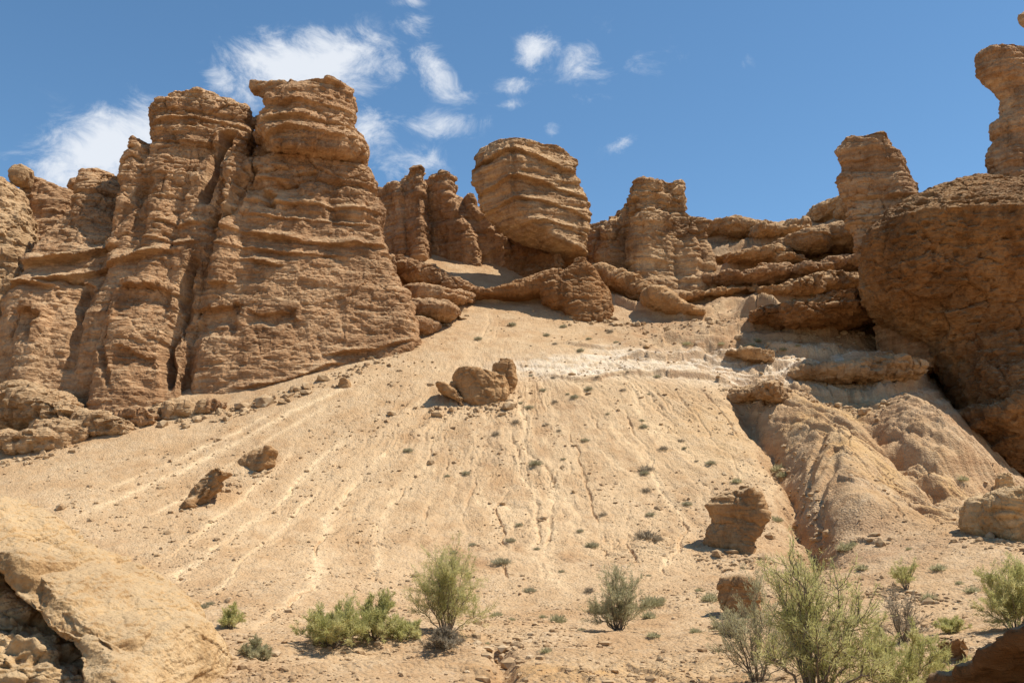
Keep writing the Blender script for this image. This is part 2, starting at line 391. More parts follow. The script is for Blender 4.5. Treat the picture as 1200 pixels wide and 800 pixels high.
def terrain(x, y, masks=False):
    x = np.asarray(x, np.float64); y = np.asarray(y, np.float64)
    z = zbase(x, y)
    inb = sstep(-55, -40, x) * (1 - sstep(45, 60, x)) * (1 - sstep(100, 120, y))
    talus = sstep(27, 36, y) * inb
    # broad undulation
    z = z + (fbm(x * .12 + 3, y * .12, 0.5, 3) - .5) * 1.1 * inb * sstep(24, 30, y) * .7
    # radial rills that run down from the neck of the cone
    ddx, ddy = x - APEX[0], APEX[1] - y
    r = np.hypot(ddx, ddy) + 1e-6
    th = np.arctan2(ddx, ddy)
    wob = (fbm(x * .3, y * .3, 4.2, 5, .6) - .5)
    u1 = th * 19 + wob * 5.5
    rid1 = 1 - np.abs(2 * vn(u1, r * .05, 3.3) - 1)
    u2 = th * 46 + wob * 11
    rid2 = 1 - np.abs(2 * vn(u2, r * .10, 8.1) - 1)
    cent = .12 + .88 * sstep(-.55, -.1, th)
    far = sstep(7, 18, r)
    rillA = rid1 ** 9 * cent * far * sstep(.30, .62, vn(x * .22, y * .16, 9.4)); rillB = rid2 ** 6 * cent * far * sstep(.42, .68, vn(x * .3, y * .2, 2.7))
    front = (1 - sstep(57.5, 59.5, y + wob)) * talus
    nearr = np.clip(cent - .1, 0, 1) * front * far
    flu = fbm(th * 70 + wob * 4, r * .55, 6.6, 4, .6)
    crk = (1 - np.abs(2 * fbm(th * 58 + wob * 6, r * .13, 15.5, 5, .62) - 1)) ** 11 * sstep(.40, .62, vn(x * .25 + 5, y * .25, 3.9))
    z = z - (rillA * .06 + rillB * .03) * front + nearr * ((flu - .5) * .19 - crk * .12 * sstep(.35, .6, vn(x * .5, y * .35, 1.3)))
    pale = (rillA * .35 + rillB * .15) * front
    pale = pale + .55 * nearr * sstep(.47, .62, fbm(th * 24 + wob * 5, r * .10, 21.0, 4, .6)) * (1 - sstep(57.5, 59.5, y))
    # traced features
    wx = x + (fbm(x * .45, y * .45, 1.1, 5, .62) - .5) * 1.5
    wy = y + (fbm(x * .45 + 40, y * .45, 7.7, 5, .62) - .5) * 1.5
    for L_, hgt, wid, pl, wig in _F:
        R = wid * 3.2 + .8
        m = (x > L_[:, 0].min() - R) & (x < L_[:, 0].max() + R) & (y > L_[:, 1].min() - R) & (y < L_[:, 1].max() + R)
        if not m.any(): continue
        k = wig * 2.0
        xx = x[m] * (1 - k) + wx[m] * k; yy = y[m] * (1 - k) + wy[m] * k
        d, t = seg_dist(xx, yy, L_)
        tap = sstep(0, .12, t) * (1 - sstep(.86, 1, t)) if abs(hgt) < .9 else sstep(0, .08, t) * (1 - sstep(.9, 1, t))
        if hgt < 0:
            if hgt > -.3: wd2 = wid * .42 * (.6 + .9 * vn(xx * .8, yy * .8, 3.1)); prof = np.clip(1 - d / wd2, 0, 1) ** .8 * (.12 + 1.5 * sstep(.32, .72, vn(xx * .7, yy * .45, 8.8)))
            else: prof = np.exp(-(d / wid) ** 2) * .6 + np.clip(1 - d / wid, 0, 1) * .4
        else: prof = np.exp(-(d / wid) ** 2)
        if -.3 < hgt < 0: hgt = hgt * .55
        z[m] += hgt * prof * tap
        pale[m] = np.maximum(pale[m], 1.05 * pl * np.exp(-(d / (wid * 1.15)) ** 2) * tap * (.4 + .9 * vn(xx * .5, yy * .5, 2.2)))
    # bare layered rock above the pale band: terraces with broken risers
    tm = sstep(56.0, 58.5, y - .12 * (x - 8) + (vn(x * .3, y * .3, 5) - .5) * 3) * sstep(7.5, 12, x + (vn(x * .2, y * .2, 2) - .5) * 6) * (1 - sstep(95, 105, y))
    zz = z + (fbm(x * .10, y * .10, 11.3, 3) - .5) * 4.5
    H = 1.35
    q = zz / H; fl = np.floor(q); fr = q - fl
    hard = .10 + .8 * sstep(.3, .75, vn(fl * 7.3, x * .16, y * .16))
    st = np.where(fr < .80, fr * .30, .24 + (fr - .80) / .20 * .76)
    z = z + (st - fr) * H * tm * hard + tm * ((fbm(x * .7, y * .7, z * .9, 5, .6) - .5) * .9 )
    # ledges of the white band
    wb = sstep(.30, .72, np.exp(-((z - 10.75 - .03 * (x - 14) - (vn(x * .35, y * .35, 1.0) - .5) * 1.8) / 1.35) ** 2)) * sstep(1.0, 5, x) * (1 - sstep(27, 32, x))
    wb = np.clip(wb * .8 + blob(x, y, 650, 428, 3.2, 1.3) + blob(x, y, 740, 428, 3.5, 1.2) + blob(x, y, 835, 432, 3.2, 1.6) + blob(x, y, 930, 424, 4, 1.6) + blob(x, y, 1010, 440, 3.6, 2.4) + .8 * blob(x, y, 885, 455, 1.6, 1.6) + .7 * blob(x, y, 1060, 430, 3, 2), 0, 1)
    wb2 = wb * sstep(9, 14, x)
    zz2 = z * 1.0 + (fbm(x * .3, y * .3, 2.1, 3) - .5) * 1.6
    q2 = zz2 / .62; f2 = q2 - np.floor(q2)
    z = z + (np.where(f2 < .7, f2 * .35, .245 + (f2 - .7) / .3 * .755) - f2) * .62 * (wb2 * 1.1 + wb * .3) + wb * (fbm(x * .9, y * .9, 5.5, 4, .6) - .5) * .55 * (.35 + .65 * sstep(6, 12, x))
    z = z + shelves(x, y) * 1.15
    # right hand badland slope: lumpy, incised
    bad = sstep(11.5, 14.5, x + (y - 45) * .10) * sstep(32, 38, y) * (1 - sstep(52, 55, y))
    rg = 1 - np.abs(2 * fbm(x * .75 + y * .45, y * .16, 6.0, 4, .6) - 1)
    rg2 = 1 - np.abs(2 * fbm(x * 1.5 + y * .9, y * .4, 9.0, 3, .6) - 1)
    z = z + bad * (-(rg ** 8) * .55 - (rg2 ** 8) * .25 + (fbm(x * .8, y * .8, 3.0, 5, .6) - .5) * .75)
    # foreground hummocks
    fg = (1 - sstep(24, 30, y))
    z = z + fg * inb * ((fbm(x * .45, y * .45, 8.0, 5) - .5) * .40 + (fbm(x * 2.2, y * 2.2, 1.0, 3) - .5) * .09)
    # grain of the scree
    z = z + inb * ((fbm(x * 1.3, y * 1.3, 2.0, 4) - .5) * .13 + (fbm(x * 4, y * 4, 4.0, 3, .7) - .5) * .085 * (1 - .3 * fg))
    # plateau and far ground roll
    z = z + (1 - inb) * (fbm(x * .02, y * .02, 3.0, 3) - .5) * 3.0
    if not masks: return z
    ochre = np.clip(blob(x, y, 1050, 560, 3.0, 6) * 1.4 + .9 * blob(x, y, 975, 500, 2.2, 4) + blob(x, y, 700, 790, 2.0, 1.0) * .8 + .5 * blob(x, y, 985, 470, 3, 3) + .5 * blob(x, y, 860, 500, 3, 4), 0, 1) * (.5 + vn(x * .5, y * .5, 3))
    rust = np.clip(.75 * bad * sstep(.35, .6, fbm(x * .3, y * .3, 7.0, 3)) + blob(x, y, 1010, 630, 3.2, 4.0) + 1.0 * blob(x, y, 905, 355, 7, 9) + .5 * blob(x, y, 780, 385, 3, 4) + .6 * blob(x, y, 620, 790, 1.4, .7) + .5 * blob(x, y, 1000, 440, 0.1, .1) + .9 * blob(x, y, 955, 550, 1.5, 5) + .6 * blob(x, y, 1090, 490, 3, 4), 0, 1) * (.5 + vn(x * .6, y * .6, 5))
    return z, np.clip(pale, 0, 1), np.clip(wb, 0, 1), np.clip(ochre, 0, 1), np.clip(rust, 0, 1), tm

def build_ground():
    ang = np.concatenate([np.linspace(-180, -60, 13)[:-1], np.linspace(-60, -30.5, 30)[:-1], np.linspace(-30.5, 30.5, 1350), np.linspace(30.5, 60, 30)[1:], np.linspace(60, 180, 13)[1:]])
    rad = np.concatenate([np.linspace(.5, 12.5, 14)[:-1], np.exp(np.linspace(np.log(12.5), np.log(100), 1250)), np.exp(np.linspace(np.log(100), np.log(4000), 30))[1:]])
    A, R = np.meshgrid(np.radians(ang), rad)
    x = (np.sin(A) * R).ravel(); y = (np.cos(A) * R).ravel()
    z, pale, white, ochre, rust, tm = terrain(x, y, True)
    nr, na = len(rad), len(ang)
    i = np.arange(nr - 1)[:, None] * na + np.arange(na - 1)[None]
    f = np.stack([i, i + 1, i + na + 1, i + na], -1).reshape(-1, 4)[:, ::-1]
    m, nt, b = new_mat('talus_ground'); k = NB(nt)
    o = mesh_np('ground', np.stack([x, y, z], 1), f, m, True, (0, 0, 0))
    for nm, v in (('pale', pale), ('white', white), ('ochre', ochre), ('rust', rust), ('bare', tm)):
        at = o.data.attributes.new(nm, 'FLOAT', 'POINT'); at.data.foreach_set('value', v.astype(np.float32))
    o['kind'] = 'structure'
    co = k.coord()
    big = k.noise(co, .16, 5, .6, .4); med = k.noise(co, 1.3, 6, .65, .2); fine = k.noise(co, 9, 5, .7)
    t = k.math('ADD', k.math('ADD', k.math('MULTIPLY', big, .5), k.math('MULTIPLY', med, .3)), k.math('MULTIPLY', fine, .25))
    col = k.ramp(t, [(.36, (.29, .160, .076)), (.52, (.41, .25, .124)), (.68, (.50, .33, .178))])
    pn = k.math('MULTIPLY', k.attr('pale'), k.ramp(k.noise(co, 2.2, 5, .7), [(.3, .35), (.6, 1)]), True)
    col = k.mix(k.math('MULTIPLY', pn, .85), col, (.74, .545, .325))
    wn = k.math('MULTIPLY', k.attr('white'), k.ramp(k.noise(k.map(co, (.8, .8, 1.6)), 1.0, 8, .78), [(.38, .1), (.54, 1)]), True)
    col = k.mix(k.math('MULTIPLY', wn, .9), col, (.74, .64, .50))
    col = k.mix(k.math('MULTIPLY', k.attr('ochre'), .8), col, (.50, .295, .11))
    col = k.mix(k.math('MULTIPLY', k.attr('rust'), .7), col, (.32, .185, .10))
    bn = k.math('MULTIPLY', k.attr('bare'), k.ramp(k.noise(k.map(co, (.35, .35, 1.6)), 1.0, 7, .68, .4), [(.40, 0), (.58, 1)]))
    col = k.mix(k.math('MULTIPLY', bn, .85), col, (.37, .215, .108))
    # bare rock shows on steep faces
    ge = nt.nodes.new('ShaderNodeNewGeometry'); sx = nt.nodes.new('ShaderNodeSeparateXYZ'); nt.links.new(ge.outputs['Normal'], sx.inputs[0])
    steep = k.ramp(k.math('ADD', sx.outputs[2], k.math('MULTIPLY', k.math('SUBTRACT', med, .5), .25)), [(.54, 1), (.76, 0)])
    rock = k.ramp(k.noise(k.map(co, (.3, .3, 3)), 1.0, 6, .65, .3), [(.35, (.25, .125, .055)), (.5, (.38, .215, .105)), (.66, (.52, .34, .18))])
    col = k.mix(k.math('MULTIPLY', steep, .72), col, rock)
    # gravel: each stone its own tone, mostly tan with a few grey and rust ones
    vo = nt.nodes.new('ShaderNodeTexVoronoi'); nt.links.new(k.map(co, (1, 1, 1)), vo.inputs['Vector']); vo.inputs['Scale'].default_value = 13.0
    stone = k.ramp(vo.outputs['Color'], [(.0, (.30, .19, .10)), (.22, (.50, .35, .20)), (.6, (.56, .41, .25)), (.85, (.62, .47, .30)), (1, (.30, .25, .20))])
    msk = k.ramp(k.noise(co, .7, 4, .6), [(.36, .1), (.62, .75)])
    msk = k.math('MULTIPLY', msk, k.math('SUBTRACT', 1.0, k.math('MULTIPLY', pn, .8)))
    col = k.mix(k.math('MULTIPLY', msk, .8), col, stone)
    sp = k.ramp(k.noise(co, 17, 3, .6), [(.60, 0), (.67, 1)])
    col = k.mix(k.math('MULTIPLY', sp, .55), col, (.22, .14, .08))
    nt.links.new(col, b.inputs['Base Color'])
    h = k.math('ADD', k.math('MULTIPLY', k.noise(co, 4, 8, .72), .8), k.math('MULTIPLY', k.math('SUBTRACT', 1.0, vo.outputs['Distance']), .35))
    nt.links.new(k.bump(h, 1.0, .10), b.inputs['Normal'])
    return o
build_ground()
def hit(px, py): return hit_on(terrain, px, py, step=.1)

# ------------------------------------------------------------------ rock bodies
def cs_round(n=44, p=3.0):
    t = np.linspace(0, 2 * np.pi, n, endpoint=False)
    c, s = np.cos(t), np.sin(t)
    return np.stack([np.sign(c) * np.abs(c) ** (2 / p), np.sign(s) * np.abs(s) ** (2 / p)], 1)
def cs_poly(pts, n=52, it=2):
    p = np.array(pts, float)
    for _ in range(it):
        q = np.roll(p, -1, 0); p = np.stack([.88 * p + .12 * q, .12 * p + .88 * q], 1).reshape(-1, 2)
    q = np.vstack([p, p[:1]]); d = np.r_[0, np.cumsum(np.linalg.norm(np.diff(q, axis=0), axis=1))]
    t = np.linspace(0, d[-1], n, endpoint=False)
    r = np.stack([np.interp(t, d, q[:, 0]), np.interp(t, d, q[:, 1])], 1)
    r[:, 0] = (r[:, 0] - r[:, 0].min()) / np.ptp(r[:, 0]) * 2 - 1
    return r
class Solid:
    """collects closed shells that are then fused into one body"""
    def __init__(s): s.v = []; s.f = []; s.n = 0
    def rings(s, R):
        k, n = len(R), len(R[0]); V = np.concatenate(R + [R[0].mean(0)[None], R[-1].mean(0)[None]])
        F = []
        for i in range(k - 1):
            for j in range(n):
                j2 = (j + 1) % n; F.append((i * n + j, i * n + j2, (i + 1) * n + j2, (i + 1) * n + j))
        for j in range(n):
            j2 = (j + 1) % n
            F.append((k * n, j2, j)); F.append((k * n + 1, (k - 1) * n + j, (k - 1) * n + j2))
        s.v.append(V); s.f += [tuple(q + s.n for q in f) for f in F]; s.n += len(V)
    def loft(s, levels, cs=None, ref=.25):
        """levels (row, left, right, front depth, back depth) in photo units at the body's own distance, from the top down"""
        cs = cs_round() if cs is None else cs
        R = []
        for (py, l, r, yF, yB) in levels:
            yr = yF + ref * (yB - yF)
            a_ = P(l, py, yr); b_ = P(r, py, yr)
            mx, hx = (a_[0] + b_[0]) / 2, (b_[0] - a_[0]) / 2; my, hy = (yF + yB) / 2, (yB - yF) / 2
            R.append(np.stack([mx + cs[:, 0] * hx, my + cs[:, 1] * hy, np.full(len(cs), P(l, py, yF + .06 * (yB - yF))[2])], 1))
        s.rings(R); return s
    def ball(s, c, r, n=14):
        R = []
        for i in range(1, n):
            t = math.pi * i / n; a_ = np.linspace(0, 2 * np.pi, 20, endpoint=False)
            sr = math.sin(t) ** .62; ct = math.copysign(abs(math.cos(t)) ** .75, math.cos(t))
            R.append(np.stack([c[0] + r[0] * sr * np.cos(a_), c[1] + r[1] * sr * np.sin(a_), np.full(20, c[2] + r[2] * ct)], 1))
        s.rings(R); return s
    def chain(s, pts, Y=None, dk=1.0, fl=1.0):
        """row of overlapping lumps (column, row, half height px [, half width px]); sits at the depth of the ground unless Y"""
        for i, q in enumerate(pts):
            nxt = pts[min(i + 1, len(pts) - 1)]
            st = 5 if nxt is not q else 1
            for j in range(st):
                t = j / st
                px, py, rp = [q[m] + (nxt[m] - q[m]) * t for m in range(3)]
                d = Y if Y else hit(px, py + rp * .6)[1]
                c = P(px, py, d); rr = rp * d / FPX
                s.ball(c, (rr * fl * 1.5, rr * dk * 1.6, rr))
        return s

def fuse(solid, voxel, smooth_it=6):
    me = bpy.data.meshes.new('tmp'); me.from_pydata(np.concatenate(solid.v).tolist(), [], solid.f); me.update()
    o = bpy.data.objects.new('tmp', me); COL.objects.link(o)
    md = o.modifiers.new('r', 'REMESH'); md.mode = 'VOXEL'; md.voxel_size = voxel
    if smooth_it:
        sm = o.modifiers.new('s', 'SMOOTH'); sm.factor = .5; sm.iterations = smooth_it
    dg = bpy.context.evaluated_depsgraph_get()
    ev = o.evaluated_get(dg).to_mesh()
    n = len(ev.vertices); v = np.empty(n * 3, np.float32); ev.vertices.foreach_get('co', v); v = v.reshape(-1, 3)
    nrm = np.empty(n * 3, np.float32); ev.vertex_normals.foreach_get('vector', nrm); nrm = nrm.reshape(-1, 3)
    nl = len(ev.loops); li = np.empty(nl, np.int32); ev.loops.foreach_get('vertex_index', li)
    f = li.reshape(-1, 4)
    o.evaluated_get(dg).to_mesh_clear()
    bpy.data.objects.remove(o); bpy.data.meshes.remove(me)
    return v, nrm, f

def carve(v, relief):
    """shelves, cracks and hollows cut into the near side of a body; positions (column, row) at distance relief['Y']"""
    Y = relief['Y']; x, z = v[:, 0].astype(np.float64), v[:, 2].astype(np.float64)
    mpp = Y / FPX
    wx = x + (fbm(x * .5, v[:, 1] * .5, z * .5, 4) - .5) * 1.5; wz = z + (fbm(x * .5 + 9, v[:, 1] * .5, z * .5, 4) - .5) * 1.5
    out = np.zeros(len(v))
    for pts, w, amp in relief.get('shelf', ()):
        q = np.array([P(a_, b_, Y) for a_, b_ in pts]); o_ = np.argsort(q[:, 0]); q = q[o_]; w = w * mpp
        zl = np.interp(x, q[:, 0], q[:, 2]); t = (z + (wz - z) * .25 - zl) / w
        ends = sstep(q[0, 0] - 1.0, q[0, 0] + .6, wx) * (1 - sstep(q[-1, 0] - .6, q[-1, 0] + 1.0, wx)) * (.45 + 1.1 * vn(x * .5, z * .1, 7.7))
        amp = amp * .8
        out += amp * np.where(t > 0, np.exp(-(t / .8) ** 2), 1 - sstep(0, .22, -t)) * ends - .5 * amp * np.where(t < 0, np.exp(-((t + .35) / .5) ** 2), 0) * ends
    for pts, w, amp in relief.get('crack', ()):
        q = np.array([P(a_, b_, Y) for a_, b_ in pts])[:, [0, 2]]
        d, t = seg_dist(x * .4 + wx * .6, z * .4 + wz * .6, q); w = w * mpp
        out -= amp * np.clip(1 - d / w, 0, 1) ** .7 * sstep(0, .12, t) * (1 - sstep(.88, 1, t))
    for cx, cy, rx, ry, amp in relief.get('hollow', ()):
        c = P(cx, cy, Y); dx = (wx - c[0]) / (rx * mpp); dz = (wz - c[2]) / (ry * mpp)
        dx = dx + (fbm(x * .8 + 3, v[:, 1] * .8, z * .8, 4, .6) - .5) * 1.5; dz = dz + (fbm(x * .8, v[:, 1] * .8 + 7, z * .8, 4, .6) - .5) * 1.6
        f_ = (1 - sstep(.7, 1.2, np.abs(dx))) * np.where(dz > 0, 1 - sstep(.75, 1.0, dz), sstep(-2.0, .4, dz))
        out -= amp * f_
    return out

def weather(v, nrm, seed, lump=.5, strata=.3, flute=.25, fine=.12, pits=.12, scale=1.0, tilt=(0.0, 0.0), block=None, zr=None, relief=None):
    """wear a smooth body into layered, jointed, pitted rock; scale = size of features in metres / 1 m"""
    o = seed * 13.7; s = 1.0 / scale
    block = strata * 1.1 + .02 if block is None else block
    x, y, z = [(v[:, i] * s).astype(np.float32) for i in range(3)]
    x = x + o; y = y - o * .7
    h = nrm.copy(); h[:, 2] *= .25; h /= (np.linalg.norm(h, axis=1, keepdims=True) + .25)
    out = v.copy()
    if relief: out[:, 1] -= carve(v, relief) * np.sqrt(np.clip(-nrm[:, 1], 0, 1))
    R_ = 1.0 if zr is None else (zr[2] + (1 - zr[2]) * sstep(zr[0], zr[1], v[:, 2] + (fbm(x * .2, y * .2, z * .2, 2) - .5) * 5))
    lum = (fbm(x * .22, y * .22, z * .22, 3) - .5) * 2 * lump
    out += nrm * lum[:, None]
    zz = z + (fbm(x * .12, y * .12, z * .12, 2) - .5) * 1.1 + tilt[0] * x + tilt[1] * y
    lat = vn(x * .15, y * .15, zz * .2 + 4)
    hard = sstep(.35, .65, vn(x * .10 + 20, y * .10, z * .16 + 3))
    b1 = vn(x * .05, y * .05, zz * .75)
    b2 = vn(x * .09 + 9, y * .09, zz * 2.1)
    b3 = vn(x * .2 + 3, y * .2 + 5, zz * 5.0)
    S = (sstep(.42, .53, b1) - .5) * .8 + (sstep(.42, .54, b2) - .5) * .75 * (.3 + .7 * hard) + (b3 - .5) * .55 * (.4 + lat)
    out += h * (S * strata * R_)[:, None]
    ax = x + (fbm(x * .5, y * .5, z * .5, 2) - .5) * 1.2; az_ = zz + (fbm(x * .6 + 5, y * .6, z * .6, 2) - .5) * .8
    va, ea = cells(ax * .48, y * .48, az_ * .62)
    vb, eb = cells(ax * 1.25 + 7, y * 1.25, az_ * 2.1)
    B = (va - .5) * 1.1 * (.35 + .65 * hard) + (vb - .5) * .55 * (.3 + .7 * hard) - (1 - sstep(0, .10, ea)) * .35 * hard - (1 - sstep(0, .13, eb)) * .22 * hard
    out += h * (B * block * R_)[:, None]
    r1 = 1 - np.abs(2 * vn(x * .42 + fbm(z * .2, x * .2, y * .1, 2), y * .42, z * .05 + 2) - 1)
    r2 = 1 - np.abs(2 * vn(x * 1.1, y * 1.1, z * .16 + 5) - 1)
    gate = sstep(.3, .65, vn(x * .1, y * .1, z * .12 + 8))
    F = -(r1 ** 6) * gate - (r2 ** 6) * .5 * (1 - gate * .5)
    out += h * (F * flute)[:, None]
    n1 = 0; am = 1.0; tt = 0
    fx_, fy_, fz_ = x * .9, y * .9, z * 1.7
    for i_ in range(5):
        q_ = np.abs(2 * vn(fx_ + i_ * 7.7, fy_, fz_) - 1); n1 = n1 + am * ((.72 - q_) if i_ % 2 == 0 else (q_ - .38)); tt += am; am *= .66
        fx_, fy_, fz_ = fx_ * 2.1, fy_ * 2.1, fz_ * 2.1
    out += nrm * (n1 / tt * fine * 2.6 * (.6 + .4 * R_))[:, None]
    pp = sstep(.60, .76, vn(x * .9, y * .9, z * 1.3)) * sstep(.45, .7, vn(x * .2 + 7, y * .2, z * .2)) + .5 * sstep(.62, .76, vn(x * 2.3, y * 2.3, z * 3.2))
    out -= h * (pp * pits * (.4 + .6 * R_))[:, None]
    return out

def rock(name, solid, mat, label, cat, seed, voxel, group=None, sm=3, **kw):
    v, nrm, f = fuse(solid, voxel, sm)
    v = weather(v, nrm, seed, **kw)
    o = mesh_np(name, v, f, M[mat], voxel < .05)
    return tag(o, label, cat, group)

# ---- the big cliff on the left
S = Solid()
corner_r = cs_poly([(-1, -.40), (-.80, -.98), (-.2, -1), (.92, -.72), (1, -.5), (.2, 1), (-.8, 1)])
lean = lambda p, t, b, y0, y1: y0 + (y1 - y0) * min(1, max(0, (p - t) / (b - t)))
def lv(rows, yt, yb, back, t=None, b=None):
    t = rows[0][0] if t is None else t; b = rows[-1][0] if b is None else b
    return [(p, l, r, lean(p, t, b, yt, yb), back) for p, l, r in rows]
CLIFF_RELIEF = dict(Y=57.0,
    shelf=[([(255, 270), (294, 276), (330, 281), (375, 284), (415, 279), (455, 277)], 9, .50), ([(262, 292), (310, 297), (350, 300), (400, 296)], 6, .28), ([(296, 308), (325, 313)], 6, .45),
           ([(40, 314), (62, 311), (85, 307), (112, 299), (135, 291)], 10, 1.0), ([(68, 338), (100, 331), (130, 321), (165, 311), (205, 300)], 9, .8), ([(20, 345), (45, 340), (70, 345)], 10, .8),
           ([(282, 205), (330, 208), (380, 205), (442, 203)], 6, .22), ([(275, 234), (340, 237), (450, 234)], 6, .25), ([(270, 250), (340, 256), (452, 254)], 5, .25), ([(175, 128), (235, 124), (296, 132)], 7, .35), ([(180, 155), (250, 158), (290, 154)], 7, .25),
           ([(190, 262), (215, 270), (245, 262)], 8, .4), ([(180, 285), (215, 292), (240, 286)], 6, .3), ([(325, 118), (370, 114), (416, 118)], 6, .3), ([(308, 138), (360, 134), (414, 138)], 7, .35), ([(312, 158), (345, 152), (385, 157), (427, 152)], 9, .45),
           ([(390, 420), (440, 412), (480, 395)], 6, .4), ([(300, 462), (350, 452), (395, 432)], 6, .3)],
    crack=[([(262, 140), (253, 165), (247, 200), (238, 240)], 9, 1.7), ([(296, 188), (288, 220), (272, 248), (240, 272)], 8, 1.0), ([(236, 300), (229, 340), (222, 385), (215, 430), (218, 475)], 7, 1.5), ([(318, 222), (313, 234), (312, 245)], 9, .8),
           ([(105, 340), (112, 400), (105, 455)], 7, .6), ([(150, 350), (148, 420), (160, 470)], 5, .4), ([(168, 215), (150, 250), (120, 285)], 8, .5)],
    hollow=[(186, 362, 26, 20, .75), (262, 382, 30, 17, .8), (328, 378, 22, 9, .45), (180, 440, 22, 16, .4), (335, 215, 16, 9, .5), (352, 205, 14, 7, .4), (62, 392, 14, 18, .7), (100, 355, 16, 22, .6)])
# right buttress, lower body
S.loft(lv([(184, 318, 412), (190, 300, 436), (196, 286, 440), (213, 278, 441), (241, 268, 450), (272, 258, 453), (293, 248, 461), (321, 240, 473), (346, 235, 486), (385, 230, 492), (430, 224, 484), (480, 220, 478), (520, 218, 474)], 57.8, 53.5, 70), corner_r)
# its head
S.loft(lv([(93, 385, 414), (96, 338, 419), (104, 325, 421), (115, 312, 418), (132, 308, 415), (143, 304, 417), (153, 310, 426), (163, 318, 429), (168, 320, 426), (173, 324, 416)], 57.6, 56.6, 67), corner_r)
S.loft(lv([(165, 328, 404), (176, 328, 405), (186, 322, 410), (200, 320, 414)], 59.0, 58.2, 66), corner_r)
S.chain([(299, 102, 5), (312, 107, 8), (330, 112, 11)], 61.5, 1.2, .8)
S.chain([(303, 147, 7), (311, 152, 6)], 62, 1.5, .5)
S.chain([(420, 183, 6)], 61.5, 1.2, .55)
S.chain([(312, 189, 9), (330, 188, 12)], 61, 1.6, .8)
S.loft([(186, 250, 330, 58.2, 68), (200, 236, 320, 57.6, 68), (240, 226, 300, 56.8, 68), (290, 218, 280, 56.0, 68), (340, 214, 262, 55.4, 68), (420, 210, 250, 54.8, 68), (520, 208, 250, 54.4, 68)], corner_r)
S.loft([(190, 190, 290, 58.0, 66), (240, 176, 280, 57.0, 66), (300, 150, 240, 56.0, 66), (380, 110, 224, 54.4, 66), (520, 100, 218, 53.0, 66)], corner_r)
# column standing between the two
S.loft(lv([(180, 274, 293), (186, 270, 295), (235, 266, 296), (270, 258, 292), (330, 248, 290)], 56.6, 55.2, 62), corner_r)
# left tower
S.loft(lv([(109, 238, 262), (112, 208, 288), (117, 182, 295), (124, 176, 297), (135, 175, 298), (149, 184, 299), (160, 182, 295), (168, 184, 293), (178, 182, 294), (190, 180, 296), (215, 172, 288), (260, 160, 270), (300, 140, 238), (350, 120, 226), (400, 105, 220), (450, 95, 216), (520, 90, 214)], 59.0, 54.2, 69), corner_r)
S.loft(lv([(163, 163, 184), (170, 162, 188), (176, 168, 190), (186, 155, 190), (198, 154, 200), (230, 150, 205), (290, 140, 215), (340, 140, 222)], 58.6, 55.2, 66), corner_r)
S.loft(lv([(185, 196, 216), (200, 190, 224), (250, 182, 232), (300, 176, 232), (360, 170, 226)], 57.6, 54.6, 64), corner_r)
S.loft(lv([(150, 258, 292), (200, 256, 288), (240, 250, 280), (300, 236, 266)], 58.6, 56.4, 64), corner_r)
# lower mass running out to the left
S.loft([(204, 110, 138, 61, 70), (210, 108, 150, 60.6, 70), (230, 104, 175, 59.6, 70), (262, 72, 195, 58.2, 70), (296, 52, 205, 56.6, 70), (306, 40, 208, 56.0, 70), (318, 44, 208, 56.0, 70), (340, 30, 212, 55.0, 70), (352, 20, 214, 54.6, 70), (380, 16, 215, 54.2, 70), (415, 13, 216, 53.8, 70), (450, 14, 216, 53.4, 70), (490, 30, 216, 53.0, 70), (530, 40, 214, 52.8, 70)], corner_r)
S.loft(lv([(352, 30, 62), (362, 26, 72), (400, 20, 70), (450, 15, 62), (490, 14, 60)], 53.6, 52.3, 60))
S.loft(lv([(330, 150, 212), (360, 135, 216), (420, 120, 216), (480, 112, 214), (520, 110, 214)], 54.0, 52.2, 62), corner_r)
rock('cliff', S, 'cliff', 'tall brown twin-towered sandstone cliff with a horn-like knob between its tops, above the scree', 'cliff', 3, .08, lump=.26, strata=.24, flute=.16, fine=.155, pits=.28, block=.34, zr=(15, 22, .48), relief=CLIFF_RELIEF)

# ---- wall behind its left shoulder, and the pale cliff cut by the frame
S = Solid()
S.loft(lv([(209, 34, 56), (214, 32, 80), (225, 30, 108), (260, 28, 120), (320, 20, 130), (420, 0, 150)], 64, 60, 74))
S.chain([(90, 218, 7)], 67, 1, .7)
rock('cliff', S, 'cliff', 'low brown cliff wall in the notch between the pale edge cliff and the twin towers', 'cliff', 7, .13, lump=.5, strata=.34, flute=.45, fine=.17, pits=.3, block=.5)
S = Solid()
S.loft(lv([(201, -120, 12), (210, -120, 30), (225, -120, 34), (260, -120, 40), (310, -120, 46), (350, -120, 30), (400, -120, 8), (420, -120, -5), (455, -120, -10), (520, -120, -6)], 59, 55.5, 72), corner_r)
S.chain([(24, 207, 9)], 63, 1, .55)
rock('cliff', S, 'cliff_pale', 'pale sunlit cliff cut off by the left edge of the picture', 'cliff', 9, .12, lump=.5, strata=.22, flute=.35, fine=.15, pits=.25, block=.35)

